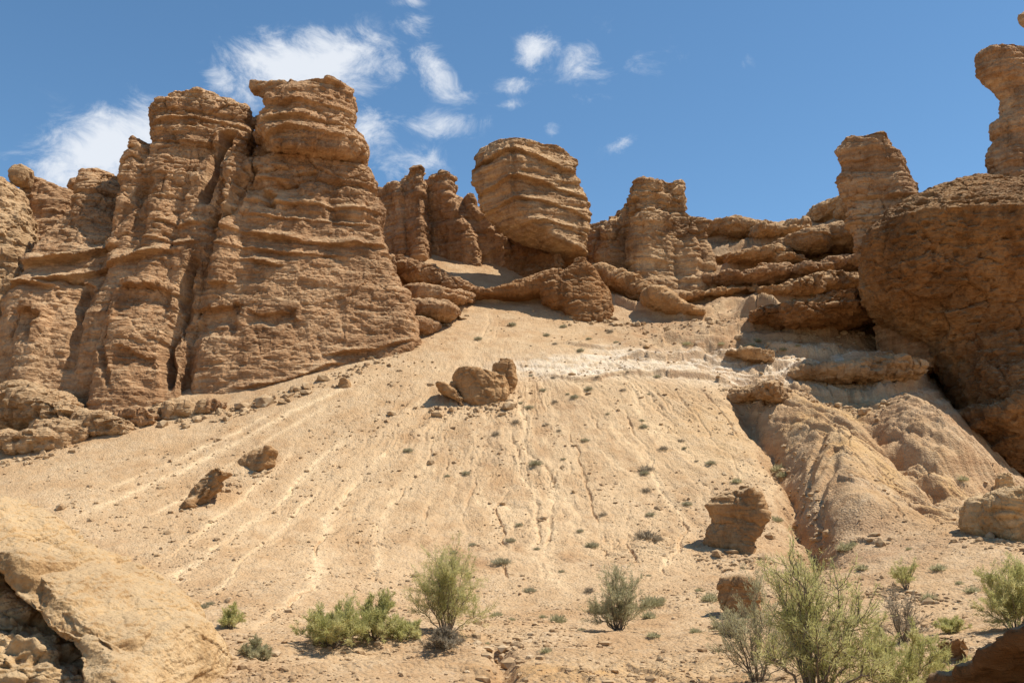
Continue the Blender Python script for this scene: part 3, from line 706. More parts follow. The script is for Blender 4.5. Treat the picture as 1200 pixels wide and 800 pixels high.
# ---- pinnacles right of the cliff
face_left = cs_poly([(-1, .25), (.62, -1), (1, -.2), (-.1, 1)])
S = Solid()
S.loft(lv([(214, 436, 472), (222, 436, 476), (265, 440, 479), (315, 446, 483)], 73.2, 72.6, 77), face_left)
S.loft(lv([(196, 472, 496), (204, 468, 497), (225, 464, 498), (260, 462, 500), (318, 464, 502)], 72.4, 71.8, 76), face_left)
S.loft(lv([(199, 497, 524), (204, 492, 529), (214, 488, 531), (226, 488, 533), (240, 488, 543), (270, 488, 564), (325, 490, 584)], 73.0, 72, 77), face_left)
S.loft(lv([(230, 540, 555), (238, 536, 554), (246, 530, 564), (256, 528, 585), (280, 530, 605), (335, 540, 616)], 73.0, 72, 78), face_left)
S.loft(lv([(212, 448, 526), (228, 446, 536), (248, 446, 566), (275, 446, 585), (330, 448, 610)], 73.6, 72.6, 78), face_left)
rock('rock_pinnacle', S, 'cliff', 'cluster of shaded brown pinnacles stepping down between the big cliff and the balanced block', 'rock formation', 15, .10, lump=.40, strata=.32, flute=.25, fine=.16, pits=.3, block=.6)

# ---- pedestal and balanced block
S = Solid()
S.loft(lv([(250, 585, 650), (258, 578, 672), (275, 573, 680), (300, 567, 676), (325, 563, 668), (352, 560, 664)], 70.2, 67.6, 78), face_left)
S.chain([(654, 304, 9), (655, 318, 11)], 68.2, .8, .6)
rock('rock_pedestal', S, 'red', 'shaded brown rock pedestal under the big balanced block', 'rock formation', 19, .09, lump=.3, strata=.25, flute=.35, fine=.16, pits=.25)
S = Solid()
block = cs_poly([(-1, .10), (-.26, -1), (1, -.05), (.5, 1), (-.5, .9)], it=1)
S.loft(lv([(159, 566, 662), (163, 559, 669), (170, 554, 673), (183, 553, 677), (196, 554, 682), (212, 556, 686), (234, 563, 691), (245, 572, 691), (256, 583, 690), (265, 603, 690), (277, 632, 690), (286, 664, 689)], 66.4, 66.2, 71.0), block)
rock('balanced_rock', S, 'tower', 'huge squarish layered block balanced on the brown rock pedestal at the skyline', 'rock', 23, .075, lump=.22, strata=.30, flute=.10, fine=.11, pits=.14, scale=.9, tilt=(-.10, 0), relief=dict(Y=67.0, shelf=[([(548, 188), (575, 182), (602, 176), (640, 187), (672, 192)], 9, .55), ([(550, 222), (602, 209), (650, 216), (690, 226)], 7, .45), ([(556, 244), (602, 234), (650, 241), (694, 252)], 6, .35), ([(600, 262), (640, 262), (694, 272)], 6, .3)], crack=[([(596, 165), (604, 200), (600, 240)], 4, .2)]))

# ---- second tower
S = Solid()
S.loft(lv([(211, 791, 799), (214, 762, 802), (219, 735, 803), (228, 722, 805), (240, 714, 808), (250, 711, 808), (262, 708, 806), (290, 704, 812), (320, 704, 815), (350, 708, 812)], 69.6, 68.2, 75), face_left)
S.loft(lv([(250, 798, 816), (257, 796, 824), (268, 795, 832), (290, 795, 834), (307, 796, 839), (330, 790, 838), (345, 790, 835)], 69.4, 68.4, 74), corner_r)
S.loft(lv([(212, 742, 800), (232, 738, 806), (250, 742, 808), (275, 736, 804), (300, 735, 806), (345, 735, 806)], 69.2, 68.0, 73), corner_r)
S.loft(lv([(256, 672, 715), (270, 668, 722), (300, 664, 730), (345, 664, 740)], 73.2, 71, 79), face_left)
rock('rock_tower', S, 'tower', 'broad craggy tower with a dark crack, right of the balanced block on the skyline', 'rock formation', 29, .09, lump=.4, strata=.34, flute=.4, fine=.15, pits=.22, block=.5)

# ---- boulder and ribs at the top of the scree
S = Solid()
S.loft(lv([(301, 676, 685), (308, 672, 690), (315, 664, 697), (320, 650, 703), (326, 640, 708), (334, 634, 714), (346, 638, 719), (357, 652, 722), (366, 664, 719), (376, 668, 716)], 64.6, 63.6, 67.5))
S.chain([(652, 330, 10), (620, 339, 8), (585, 344, 7), (556, 346, 6)], 66.4, 1.8, 1.3)
rock('boulder', S, 'red', 'rust brown humped boulder with a low rib, below the balanced block at the scree top', 'boulder', 31, .06, lump=.3, strata=.14, flute=.25, fine=.13, pits=.22, block=.42, scale=.8)
S = Solid()
S.chain([(698, 318, 7), (725, 330, 8), (752, 343, 8), (778, 354, 8), (798, 362, 6), (820, 366, 4)], None, 2.2, 1.3)
rock('rock_rib', S, 'boulder', 'long rounded rock rib sloping down right from the humped boulder', 'rock rib', 33, .07, lump=.3, strata=.12, flute=.2, fine=.13, pits=.15, block=.25, scale=.8)
S = Solid()
for q in ([(466, 318, 11), (500, 328, 11), (530, 338, 8), (560, 345, 5)], [(490, 350, 10), (520, 352, 10), (550, 352, 6)], [(488, 368, 11), (516, 369, 10), (532, 367, 6)], [(484, 386, 9), (502, 384, 7)]):
    S.chain(q, None, 2.6, 1.3)
rock('rock_ledge', S, 'cliff', 'stack of thin brown ledges at the foot of the big cliff beside the scree top', 'rock ledge', 35, .07, lump=.3, strata=.2, flute=.2, fine=.14, pits=.2, block=.4, scale=.8)

# ---- ledges of the upper right slope: (lumps, material, label)
LEDGES = [
  ([(888, 372, 8), (930, 373, 12), (975, 368, 15), (1022, 364, 16)], 'red', 'long overhanging rust ledge above the white band, lower left of the leaning hoodoo'),
  ([(905, 298, 6), (940, 292, 12), (970, 288, 14), (1008, 286, 14)], 'ledge', 'thick tan ledge just left of the base of the leaning hoodoo'),
  ([(835, 305, 4), (870, 304, 7), (898, 303, 9), (930, 308, 6), (952, 311, 4)], 'boulder', 'low whaleback ledge on the upper right slope below the skyline'),
  ([(830, 271, 7), (858, 270, 8), (880, 272, 7), (905, 274, 5), (942, 270, 4)], 'ledge', 'brown lumpy ledge on the skyline right beside the craggy tower'),
  ([(882, 264, 3), (900, 265, 3)], 'ledge', 'small flat stone on the skyline between tower and hoodoo'),
  ([(926, 264, 3), (938, 265, 2)], 'ledge', 'tiny dark stone on the skyline below the pale slab'),
  ([(966, 252, 8), (985, 247, 10), (1004, 246, 10)], 'ledge', 'pale rounded slab on the skyline touching the leaning hoodoo'),
  ([(818, 331, 4), (860, 328, 6), (900, 322, 6), (950, 318, 7), (1012, 308, 8)], 'cliff', 'long dark ledge crossing the slope under the thick tan one'),
  ([(788, 352, 4), (830, 346, 5), (870, 341, 5), (922, 340, 4)], 'boulder', 'thin broken ledge below the foot of the craggy tower'),
  ([(930, 338, 6), (965, 335, 8), (1014, 330, 8)], 'ledge', 'tan ledge between the long dark one and the rust overhang'),
  ([(855, 416, 4), (880, 418, 5), (900, 420, 4)], 'ledge', 'weathered brown outcrop in the white band above the gully head'),
  ([(940, 438, 6), (985, 440, 8), (1020, 438, 9), (1065, 434, 8)], 'ledge', 'layered pale outcrop in the white band right of the gully head'),
  ([(872, 464, 8), (888, 460, 9), (902, 464, 7)], 'ledge', 'pale knob of rock at the head of the big gully'),
]
for i, (q, mt, lab) in enumerate(LEDGES):
    S = Solid(); S.chain(q, None, 3.2, 1.3)
    rock('rock_ledge', S, mt, lab, 'rock ledge', 41 + i, .075, 'rock ledges of the upper right slope', lump=.35, strata=.28, flute=.35, fine=.16, pits=.25, block=.5, scale=.8)

cs_east = cs_poly([(-1, -.35), (-.6, -.95), (.6, -1), (1, -.2), (.8, 1), (.1, 1)])
# ---- leaning hoodoo, overhanging cliff, pillars on the right
S = Solid()
hood = cs_poly([(-1, -.1), (.32, -1), (1, .25), (-.1, 1)])
S.loft(lv([(148, 994, 1054), (153, 988, 1057), (159, 985, 1058), (167, 985, 1066), (176, 990, 1073), (190, 990, 1080), (203, 991, 1084), (222, 997, 1090), (240, 1001, 1092), (281, 1010, 1096), (300, 1022, 1102), (430, 1040, 1110)], 57.6, 56.4, 62), hood)
rock('hoodoo', S, 'cliff', 'leaning layered hoodoo with a shaded left face behind the overhanging cliff', 'hoodoo', 61, .08, lump=.18, strata=.48, flute=.15, fine=.12, pits=.14, tilt=(.12, 0))
S = Solid()
S.loft([(212, 1104, 1420, 58.0, 70), (219, 1074, 1420, 55.0, 70), (229, 1050, 1420, 52.2, 70), (240, 1036, 1420, 50.6, 70), (250, 1027, 1420, 50.1, 70), (265, 1026, 1420, 50.2, 70), (292, 1022, 1420, 50.7, 70), (320, 1023, 1420, 51.3, 70), (342, 1028, 1420, 52.0, 70),
        (362, 1056, 1420, 52.6, 70), (390, 1092, 1420, 53.2, 70), (420, 1122, 1420, 52.4, 70), (455, 1148, 1420, 51.0, 70), (468, 1156, 1420, 50.4, 70), (480, 1132, 1420, 50.6, 70), (490, 1130, 1420, 50.8, 70), (503, 1144, 1420, 51.4, 70), (530, 1152, 1420, 52.5, 70), (580, 1152, 1420, 57, 70), (680, 1150, 1420, 60, 70)],
       cs_poly([(-1, -.55), (-.84, -.95), (-.4, -1), (1, -1), (1, 1), (-.1, 1)]), ref=.12)
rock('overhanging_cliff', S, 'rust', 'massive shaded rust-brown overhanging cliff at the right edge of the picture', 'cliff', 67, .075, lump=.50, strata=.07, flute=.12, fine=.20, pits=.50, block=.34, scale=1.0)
S = Solid()
S.loft(lv([(49, 1152, 1180), (53, 1146, 1215), (62, 1145, 1250), (75, 1146, 1262), (91, 1158, 1262), (106, 1167, 1258), (122, 1176, 1252), (129, 1174, 1255), (136, 1160, 1260), (146, 1162, 1262), (154, 1168, 1262), (160, 1160, 1264), (178, 1156, 1264), (194, 1162, 1262), (208, 1166, 1262), (300, 1150, 1280)], 58.6, 58.2, 63), cs_east)
rock('rock_spire', S, 'cliff', 'brown notched rock spire standing on top of the overhanging cliff', 'rock spire', 71, .09, lump=.3, strata=.22, flute=.25, fine=.13, pits=.18)
S = Solid()
S.loft(lv([(-60, 1235, 1330), (-10, 1222, 1340), (2, 1200, 1345), (9, 1192, 1345), (19, 1197, 1345), (27, 1212, 1345), (60, 1236, 1350), (200, 1240, 1360), (320, 1240, 1360)], 66, 64, 70), cs_east)
rock('rock_spire', S, 'cliff_pale', 'tip of another rock spire poking in at the top right corner', 'rock spire', 73, .13, lump=.15, strata=.15, flute=.1, fine=.1, pits=.1)

# ---- pale ledges at the foot of the big cliff
FOOT = [
  ([(-8, 480, 24), (20, 478, 26), (50, 482, 24), (78, 492, 18), (92, 498, 10)], 'big pale humped rock at the left edge under the big cliff'),
  ([(55, 505, 12), (78, 508, 12)], 'pale knob of rock below the humped rock at the left edge'),
  ([(-5, 515, 14), (20, 520, 12), (48, 518, 12), (70, 516, 8)], 'lowest pale rock shelf where the scree meets the left edge'),
  ([(100, 496, 10), (120, 498, 12), (142, 500, 9)], 'pale broken rock against the foot of the left tower'),
  ([(142, 492, 8), (162, 491, 9), (180, 490, 7)], 'brown cracked rock at the cliff foot next to the pale broken rock'),
  ([(188, 484, 6), (212, 480, 7), (240, 478, 6)], 'long flat pale rock at the foot of the dark cliff crack'),
  ([(250, 478, 6), (264, 476, 5)], 'small brown boulder ending the row of rocks along the cliff foot'),
]
for i, (q, lab) in enumerate(FOOT):
    S = Solid(); S.chain(q, None, 1.3, 1.0)
    rock('foot_rock', S, 'cliff' if i in (4, 6) else 'cliff_pale', lab, 'rock', 81 + i, .06, 'rocks along the foot of the big cliff', lump=.4, strata=.22, flute=.4, fine=.16, pits=.45, block=.55, scale=.8)

# ---- loose boulders on the scree
def on_slope(levels, base, d, cs=None, into=.25, tilt=0.0):
    Y0 = hit(*base)[1]
    return [(p, l, r, Y0 - d * into + tilt * k, Y0 + d * (1 - into)) for k, (p, l, r) in enumerate(levels)]
def small(name, parts, mat, label, cat, seed, voxel=.04, group=None, **kw):
    S = Solid()
    for levels, base, d, cs in parts: S.loft(on_slope(levels, base, d), cs)
    a_ = dict(lump=.30, strata=.08, flute=.14, fine=.085, pits=.12, block=.20, scale=.8); a_.update(kw)
    return rock(name, S, mat, label, cat, seed, voxel, group, sm=3, **a_)
small('boulder', [([(430, 538, 562), (433, 532, 582), (440, 530, 592), (450, 532, 594), (460, 538, 592), (467, 543, 590), (476, 548, 585)], (560, 468), 2.6, None),
                  ([(438, 582, 592), (446, 577, 596), (456, 576, 596), (466, 580, 592)], (585, 466), 1.6, None)], 'boulder', 'large fallen tan boulder lying mid-slope on the scree', 'boulder', 101)
small('boulder', [([(447, 512, 520), (451, 511, 530), (457, 514, 538), (464, 524, 544), (471, 534, 545), (476, 538, 544)], (538, 474), 1.4, None)], 'boulder', 'slanting tan chunk leaning against the left end of the large fallen boulder', 'boulder', 103)
small('boulder', [([(421, 586, 598), (427, 578, 601), (438, 576, 602), (450, 580, 601), (460, 586, 599), (468, 588, 596)], (592, 460), 1.4, None)], 'boulder', 'upright brown slab at the right end of the large fallen boulder', 'boulder', 105)
small('boulder', [([(523, 302, 318), (527, 290, 322), (533, 280, 320), (540, 273, 318), (547, 274, 314), (553, 282, 308)], (296, 549), 2.0, face_left)], 'boulder', 'half buried brown boulder with a dark undercut on the left scree, upper of two', 'boulder', 107)
small('boulder', [([(547, 242, 256), (551, 236, 268), (556, 230, 270), (562, 222, 262), (570, 214, 258), (580, 210, 250), (590, 209, 232), (596, 209, 222)], (232, 590), 2.0, face_left)], 'boulder', 'split half buried boulder on the left scree, lower of two', 'boulder', 109, flute=.25, strata=.16)
small('boulder', [([(441, 399, 405), (445, 396, 411), (450, 395, 414), (455, 396, 413)], (404, 453), .8, None)], 'boulder', 'small dark brown stone alone on the scree near the cliff foot', 'boulder', 111)
small('boulder', [([(574, 858, 880), (580, 838, 892), (590, 833, 897), (602, 836, 897), (612, 842, 895), (622, 838, 890), (632, 832, 884), (642, 836, 882), (652, 842, 880)], (858, 644), 2.4, face_left)], 'boulder', 'craggy rust-shaded boulder standing at the foot of the scree left of the gully', 'boulder', 113, voxel=.03, pits=.14)
small('boulder', [([(568, 866, 878), (573, 864, 880), (578, 864, 880)], (870, 590), .6, None)], 'boulder', 'small pale stone perched on the craggy boulder', 'boulder', 115, voxel=.025)
small('boulder', [([(570, 1190, 1260), (576, 1176, 1260), (586, 1166, 1260), (600, 1162, 1260), (615, 1164, 1260), (628, 1168, 1255), (636, 1180, 1250)], (1185, 632), 2.6, None)], 'sandy', 'pale pitted block resting on the slope under the overhanging cliff', 'boulder', 117, voxel=.03, pits=.16)
small('boulder', [([(584, 1148, 1164), (590, 1140, 1170), (602, 1138, 1172), (612, 1136, 1172), (622, 1140, 1168), (628, 1144, 1164)], (1155, 625), 1.1, None)], 'sandy', 'smaller pale rock tucked against the left side of the pitted block', 'boulder', 119, voxel=.03)
small('boulder', [([(552, 1176, 1186), (560, 1168, 1190), (572, 1164, 1194), (590, 1160, 1198)], (1175, 588), .8, None)], 'sandy', 'small tan rock point behind the pitted block, against the shaded cliff', 'boulder', 120, voxel=.03)
small('boulder', [([(681, 850, 876), (686, 845, 884), (700, 844, 886), (714, 846, 886), (728, 850, 884)], (862, 722), 1.0, face_left)], 'boulder', 'squat orange-brown block behind the left side of the big near bush', 'boulder', 121, voxel=.02)
small('boulder', [([(751, 1108, 1128), (756, 1101, 1134), (766, 1100, 1138), (778, 1104, 1138)], (1118, 776), .8, face_left)], 'boulder', 'low orange-brown stone at the lower right beside the dark near rock', 'boulder', 123, voxel=.02)

# ---- near rocks cut by the frame
S = Solid()
S.loft([(584, -160, -6, 16.0, 18.6), (592, -170, 8, 15.7, 18.6), (610, -175, 32, 15.4, 18.7), (632, -175, 64, 15.2, 18.8), (640, -150, 76, 15.1, 18.8), (648, -12, 88, 15.0, 18.8), (662, 10, 106, 14.9, 18.8), (690, 30, 142, 14.7, 18.8), (705, 38, 166, 14.5, 18.8), (722, 52, 188, 14.3, 18.6), (745, 74, 200, 14.0, 18.2), (765, 100, 206, 13.8, 18), (800, 114, 212, 13.4, 18), (860, 100, 220, 13, 18)],
       cs_poly([(-1, -.9), (.2, -1), (.75, -.6), (1, .0), (.8, .5), (-.9, 1)]), ref=.2)
rock('bluff', S, 'sandy', 'pale sandy rock spur sloping down from the lower left corner', 'rock outcrop', 131, .02, lump=.30, strata=.09, flute=.16, fine=.05, pits=.07, scale=.42, block=.16, tilt=(.45, 0), relief=dict(Y=14.5, shelf=[([(140, 690), (170, 698), (205, 712)], 6, .12), ([(60, 640), (90, 665), (110, 690)], 5, .08)], crack=[([(150, 697), (180, 703), (206, 716)], 5, .2), ([(120, 740), (150, 752), (170, 775)], 4, .12)]))
S = Solid()
S.loft([(630, -120, 20, 17.4, 20), (660, -120, 60, 17.0, 20), (690, -120, 90, 16.2, 20), (700, -120, 90, 15.6, 20), (730, -120, 110, 15.3, 20), (750, -120, 130, 15.1, 20), (775, -120, 150, 14.2, 20), (860, -120, 160, 13.4, 20)])
rock('rubble_rock', S, 'sandy', 'crumbling pitted rock face in the lower left corner below the sandy spur', 'rock outcrop', 137, .022, lump=.4, strata=.14, flute=.15, fine=.12, pits=.35, block=.5, scale=.5)
S = Solid()
S.loft([(-250, 1470, 1900, 7.6, 9.6), (300, 1440, 1850, 7.4, 9.6), (560, 1400, 1750, 7.4, 9.6), (680, 1330, 1700, 7.5, 9.6), (712, 1252, 1650, 7.6, 9.8), (735, 1204, 1650, 7.8, 10), (755, 1172, 1650, 8.1, 10.2), (775, 1142, 1650, 8.6, 10.6), (800, 1100, 1650, 9.2, 11), (880, 980, 1650, 10.6, 12)], cs_poly([(-1, -.8), (-.94, -1), (1, -1), (1, 1), (-.1, 1)]), ref=.06)  # upper rows are an added wall out of view that shades the visible corner
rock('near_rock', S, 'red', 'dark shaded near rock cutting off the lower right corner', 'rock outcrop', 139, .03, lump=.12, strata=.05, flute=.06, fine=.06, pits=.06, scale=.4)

# ------------------------------------------------------------------ vegetation
def leaf_mat(name, c1, c2, c3):
    m, nt, b = new_mat(name); k = NB(nt)
    co = k.coord()
    col = k.ramp(k.noise(co, 2.4, 4, .7), [(.32, c1), (.5, c2), (.66, c3)])
    nt.links.new(col, b.inputs['Base Color'])
    tr = nt.nodes.new('ShaderNodeBsdfTranslucent'); nt.links.new(col, tr.inputs[0])
    mx = nt.nodes.new('ShaderNodeMixShader'); mx.inputs[0].default_value = .5
    nt.links.new(b.outputs[0], mx.inputs[1]); nt.links.new(tr.outputs[0], mx.inputs[2])
    nt.links.new(mx.outputs[0], nt.nodes['Material Output'].inputs[0])
    return m
M['leaf'] = leaf_mat('shrub_leaf', (.36, .35, .12), (.53, .495, .20), (.65, .59, .30))
M['leaf_grey'] = leaf_mat('grey_shrub_leaf', (.29, .265, .14), (.43, .39, .22), (.55, .50, .31))
M['leaf_dry'] = leaf_mat('dry_twig', (.19, .15, .10), (.30, .245, .17), (.42, .36, .26))
M['tuft'] = leaf_mat('tuft_leaf', (.23, .205, .12), (.36, .32, .20), (.48, .43, .29))
m, nt, b = new_mat('shrub_bark'); k = NB(nt)
nt.links.new(k.ramp(k.noise(k.map(k.coord(), (9, 9, 2)), 2, 4, .6), [(.35, (.10, .075, .052)), (.65, (.26, .20, .145))]), b.inputs['Base Color'])
M['bark'] = m

def tubes(paths):
    V, F, n0 = [], [], 0
    for pts, r0, r1 in paths:
        n = len(pts)
        for i, p in enumerate(pts):
            d = pts[min(i + 1, n - 1)] - pts[max(i - 1, 0)]; d = d / (np.linalg.norm(d) + 1e-9)
            u = np.cross(d, (0.3, .9, .1)); u /= np.linalg.norm(u) + 1e-9; w = np.cross(d, u)
            r = r0 + (r1 - r0) * i / (n - 1)
            for j in range(5):
                t = 2 * math.pi * j / 5; V.append(p + r * (math.cos(t) * u + math.sin(t) * w))
        for i in range(n - 1):
            for j in range(5): F.append((n0 + i * 5 + j, n0 + i * 5 + (j + 1) % 5, n0 + i * 5 + 5 + (j + 1) % 5, n0 + i * 5 + 5 + j))
        n0 += n * 5
    return np.array(V), np.array(F)
def blades(p, d, ln, wd, rng):
    n = len(p); s = rng.normal(size=(n, 3)); s = np.cross(d, s); s /= np.linalg.norm(s, axis=1, keepdims=True) + 1e-9
    s = s * (wd[:, None] * .5); t = p + d * ln[:, None]
    V = np.stack([p - s * .6, p + d * (ln * .5)[:, None] - s, t, p + d * (ln * .5)[:, None] + s * 1.0], 1).reshape(-1, 3)
    return V, np.arange(n * 4).reshape(-1, 4)

def shrub(name, loc, h, w, seed, label, cat='shrub', leaf='leaf', stems=11, subs=14, per=34, bl=.075, bw=.0095, up=.55, lean=(0, 0), stem_r=.014, group=None, bare=.0):
    rng = np.random.default_rng(seed)
    root = bpy.data.objects.new(name, None); COL.objects.link(root); root.location = loc; root.empty_display_size = .3
    tag(root, label, cat, group)
    paths, LP, LD, LL = [], [], [], []
    stems = int(stems * 1.5)
    for i in range(stems):
        az = 2 * math.pi * (i + rng.uniform(-.35, .35)) / stems
        tilt = rng.uniform(.05, 1.12) ** .62
        tip = np.array((math.cos(az) * tilt * w * .5 + lean[0] * h, math.sin(az) * tilt * w * .5 + lean[1] * h, h * (1.0 - .62 * tilt ** 2.2) * rng.uniform(.74, 1.0)))
        b0 = np.array((math.cos(az), math.sin(az), 0)) * w * .04
        t = np.linspace(0, 1, 9)[:, None]
        mid = b0 * .5 + tip * .5 + np.array((tip[0], tip[1], 0)) * .12 * rng.uniform(-1, 1) + np.array((0, 0, h * .08))
        pts = (1 - t) ** 2 * b0 + 2 * t * (1 - t) * mid + t * t * tip
        pts[1:-1] += rng.normal(size=(7, 3)) * h * .014
        paths.append((pts, stem_r * rng.uniform(.6, 1.1), stem_r * .18))
        for j in range(subs):
            q = rng.uniform(.10, 1.0) ** .85; k0 = q * 8; ii = min(int(k0), 7); p0 = pts[ii] + (pts[ii + 1] - pts[ii]) * (k0 - ii)
            d = pts[ii + 1] - pts[ii]; d = d / np.linalg.norm(d)
            d = d * .6 + rng.normal(size=3) * .55 + np.array((0, 0, up * .5)); d /= np.linalg.norm(d)
            L_ = h * rng.uniform(.16, .34) * (1.15 - .4 * q)
            sp = np.stack([p0 + d * L_ * s_ + np.array((0, 0, 1)) * L_ * .15 * s_ * s_ for s_ in np.linspace(0, 1, 5)])
            sp[1:] += rng.normal(size=(4, 3)) * L_ * .05
            paths.append((sp, stem_r * .26, stem_r * .09))
            if rng.random() < bare: continue
            n = int(per * 2.1 * rng.uniform(.5, 1.4)); s_ = rng.uniform(.12, 1, n)
            kk = s_ * 4; i2 = np.minimum(kk.astype(int), 3); pp = sp[i2] + (sp[i2 + 1] - sp[i2]) * (kk - i2)[:, None]
            dd = d * .75 + rng.normal(size=(n, 3)) * .5 + np.array((0, 0, up * .45)); dd /= np.linalg.norm(dd, axis=1, keepdims=True)
            LP.append(pp + rng.normal(size=(n, 3)) * h * .012); LD.append(dd); LL.append(np.full(n, bl) * rng.uniform(.5, 1.4, n))
    v, f = tubes(paths)
    mesh_np('stems', v, f, M['bark'] if leaf != 'leaf_dry' else M['leaf_dry'], True, (0, 0, 0), root)
    p, d, l_ = np.concatenate(LP), np.concatenate(LD), np.concatenate(LL)
    v, f = blades(p, d, l_, np.full(len(p), bw) * rng.uniform(.7, 1.3, len(p)), rng)
    mesh_np('foliage', v, f, M[leaf], False, (0, 0, 0), root)
    return root
def at(px, py, sink=.03):
    p = hit(px, py); p[2] -= sink; return tuple(p)
def px2m(px, loc): return px * loc[1] / FPX

def bush(px, py, hp, wp, seed, label, **kw):
    loc = at(px, py)
    return shrub('shrub', loc, px2m(hp, loc), px2m(wp, loc), seed, label, **kw)
bush(522, 742, 100, 84, 1, 'tall feathery green shrub standing left of centre above the gravel bank', stems=14, subs=15, per=34, bw=.008)
bush(390, 757, 58, 72, 2, 'wide low green shrub, left one of the low bushes on the bank edge', stems=14, subs=12, per=38)
bush(440, 748, 50, 60, 3, 'low green shrub between the wide low bush and the tall feathery one', stems=12, subs=12, per=36)
bush(474, 748, 24, 40, 4, 'dark low green bush under the left side of the tall feathery shrub', stems=9, subs=9, per=30)
bush(725, 738, 70, 64, 5, 'round grey-green shrub with visible stems alone right of centre', leaf='leaf_grey', stems=16, subs=11, per=30)
bush(520, 760, 22, 44, 6, 'pale dry twiggy shrub at the foot of the tall feathery shrub', leaf='leaf_dry', stems=12, subs=8, per=18)
bush(270, 735, 28, 28, 7, 'small green shrub alone at the foot of the left scree', stems=8, subs=8, per=26)
bush(298, 770, 22, 34, 8, 'small grey-green shrub at the lower left below the lone green one', leaf='leaf_grey', stems=8, subs=8, per=26)
bush(1190, 738, 88, 72, 10, 'green shrub cut by the right edge of the picture', stems=14, subs=14, per=38)
bush(1062, 690, 40, 34, 11, 'thin light green shrub behind the near bushes on the right', stems=7, subs=8, per=24)
bush(1058, 752, 62, 60, 12, 'leafless grey twiggy shrub among the near bushes on the right', leaf='leaf_dry', stems=12, subs=9, per=14, bare=.4)
bush(1115, 742, 20, 40, 13, 'low green shrub above the low orange-brown stone', stems=8, subs=8, per=22)
bush(858, 745, 22, 52, 14, 'low grey-green shrub left of the big near bush', leaf='leaf_grey', stems=9, subs=8, per=24)
# near bushes, closer to the camera and cut by the lower edge
def near_bush(px, py, Y, hp, wp, seed, label, **kw):
    x, _, _ = P(px, py, Y); z = float(terrain(np.array([x]), np.array([Y]))[0]) - .03
    top = P(px, hp, Y)[2]
    return shrub('shrub', (x, Y, z), top - z, wp * Y / FPX, seed, label, **kw)
near_bush(955, 800, 13.6, 650, 150, 21, 'big near yellow-green shrub with dark forked trunk at the lower right', stems=13, subs=17, per=36, bl=.07, bw=.0085, stem_r=.026)
near_bush(888, 800, 15.2, 668, 104, 22, 'grey-brown half bare shrub behind the left of the big near shrub', leaf='leaf_grey', stems=10, subs=13, per=28, bl=.06, bw=.008, bare=.2)
near_bush(1055, 800, 13.8, 722, 130, 23, 'lower sparse green shrub right of the big near shrub', stems=12, subs=14, per=36, bl=.06, bw=.0085)

# tufts: one of each of three kinds, copied
def tuft_proto(seed, leaf, n=240):
    rng = np.random.default_rng(seed)
    p = np.clip(rng.normal(size=(n, 3)), -1.7, 1.7) * np.array((.15, .15, .0)); p[:, 2] = 0
    r = np.linalg.norm(p[:, :2], axis=1)
    d = np.stack([p[:, 0] * 2.4, p[:, 1] * 2.4, .55 + rng.random(n) * .5], 1) + rng.normal(size=(n, 3)) * .28; d[:, 2] = np.abs(d[:, 2]); d /= np.linalg.norm(d, axis=1, keepdims=True)
    ln = (.50 - .55 * r).clip(.14, 1) * rng.uniform(.5, 1.2, n)
    p2 = p + d * (ln * rng.uniform(0, .6, n))[:, None]
    v, f = blades(np.r_[p, p2], np.r_[d, (d + rng.normal(size=d.shape) * .45)], np.r_[ln, ln * .5], np.full(2 * n, .030), rng)
    return mesh_np('tuft', v, f, M[leaf], False, (0, 0, 0))
TUFT = [tuft_proto(1, 'tuft'), tuft_proto(2, 'leaf_dry', 170), tuft_proto(3, 'leaf_grey')]
_first = [True, True, True]
_trng = random.Random(4)
def put_tuft(px, py, wp, label, group, green=False):
    k = 2 if green else (0 if _trng.random() < .55 else 1)
    loc = at(px, py + wp * .25, .02)
    o = TUFT[k] if _first[k] else TUFT[k].copy()
    if not _first[k]: COL.objects.link(o)
    _first[k] = False
    s = px2m(wp, loc) / .95 * _trng.uniform(.55, 1.5)
    o.location = loc; o.rotation_euler = (0, 0, _trng.uniform(0, 6.28)); o.scale = (s, s, s * _trng.uniform(.75, 1.1))
    tag(o, label, 'tuft', group)
G_R = 'tufts on the right part of the scree'
for q in [(752, 490, 12), (754, 498, 12), (798, 514, 13), (802, 523, 10), (757, 548, 16), (755, 553, 10), (757, 571, 22), (762, 599, 18), (757, 626, 22), (772, 630, 12), (805, 588, 14), (685, 513, 14), (628, 541, 14), (660, 536, 9), (712, 483, 8), (833, 541, 10), (816, 538, 10), (777, 524, 12)]:
    put_tuft(*q, 'dark grey-green tuft among the rills between the central gully and the craggy boulder', G_R)
for q in [(478, 526, 13), (581, 508, 8), (524, 556, 9), (546, 554, 8)]:
    put_tuft(*q, 'dark tuft on the smooth scree below the large fallen boulder', 'tufts below the large fallen boulder')
for q in [(554, 635, 14), (588, 656, 16), (608, 612, 14), (629, 640, 14), (658, 666, 14), (706, 600, 16), (694, 638, 12), (532, 645, 12), (680, 620, 10), (598, 632, 9)]:
    put_tuft(*q, 'grey-green tuft on the rilled slope just above the row of shrubs', 'tufts above the row of shrubs')
for q in [(600, 722, 16), (654, 722, 28), (636, 720, 14), (582, 718, 14), (700, 714, 16), (766, 742, 14), (775, 700, 16), (765, 705, 20), (760, 720, 14), (640, 760, 14), (571, 752, 10)]:
    put_tuft(*q, 'pale green tuft on the flat gravel between the two middle shrubs', 'tufts on the flat gravel', True)
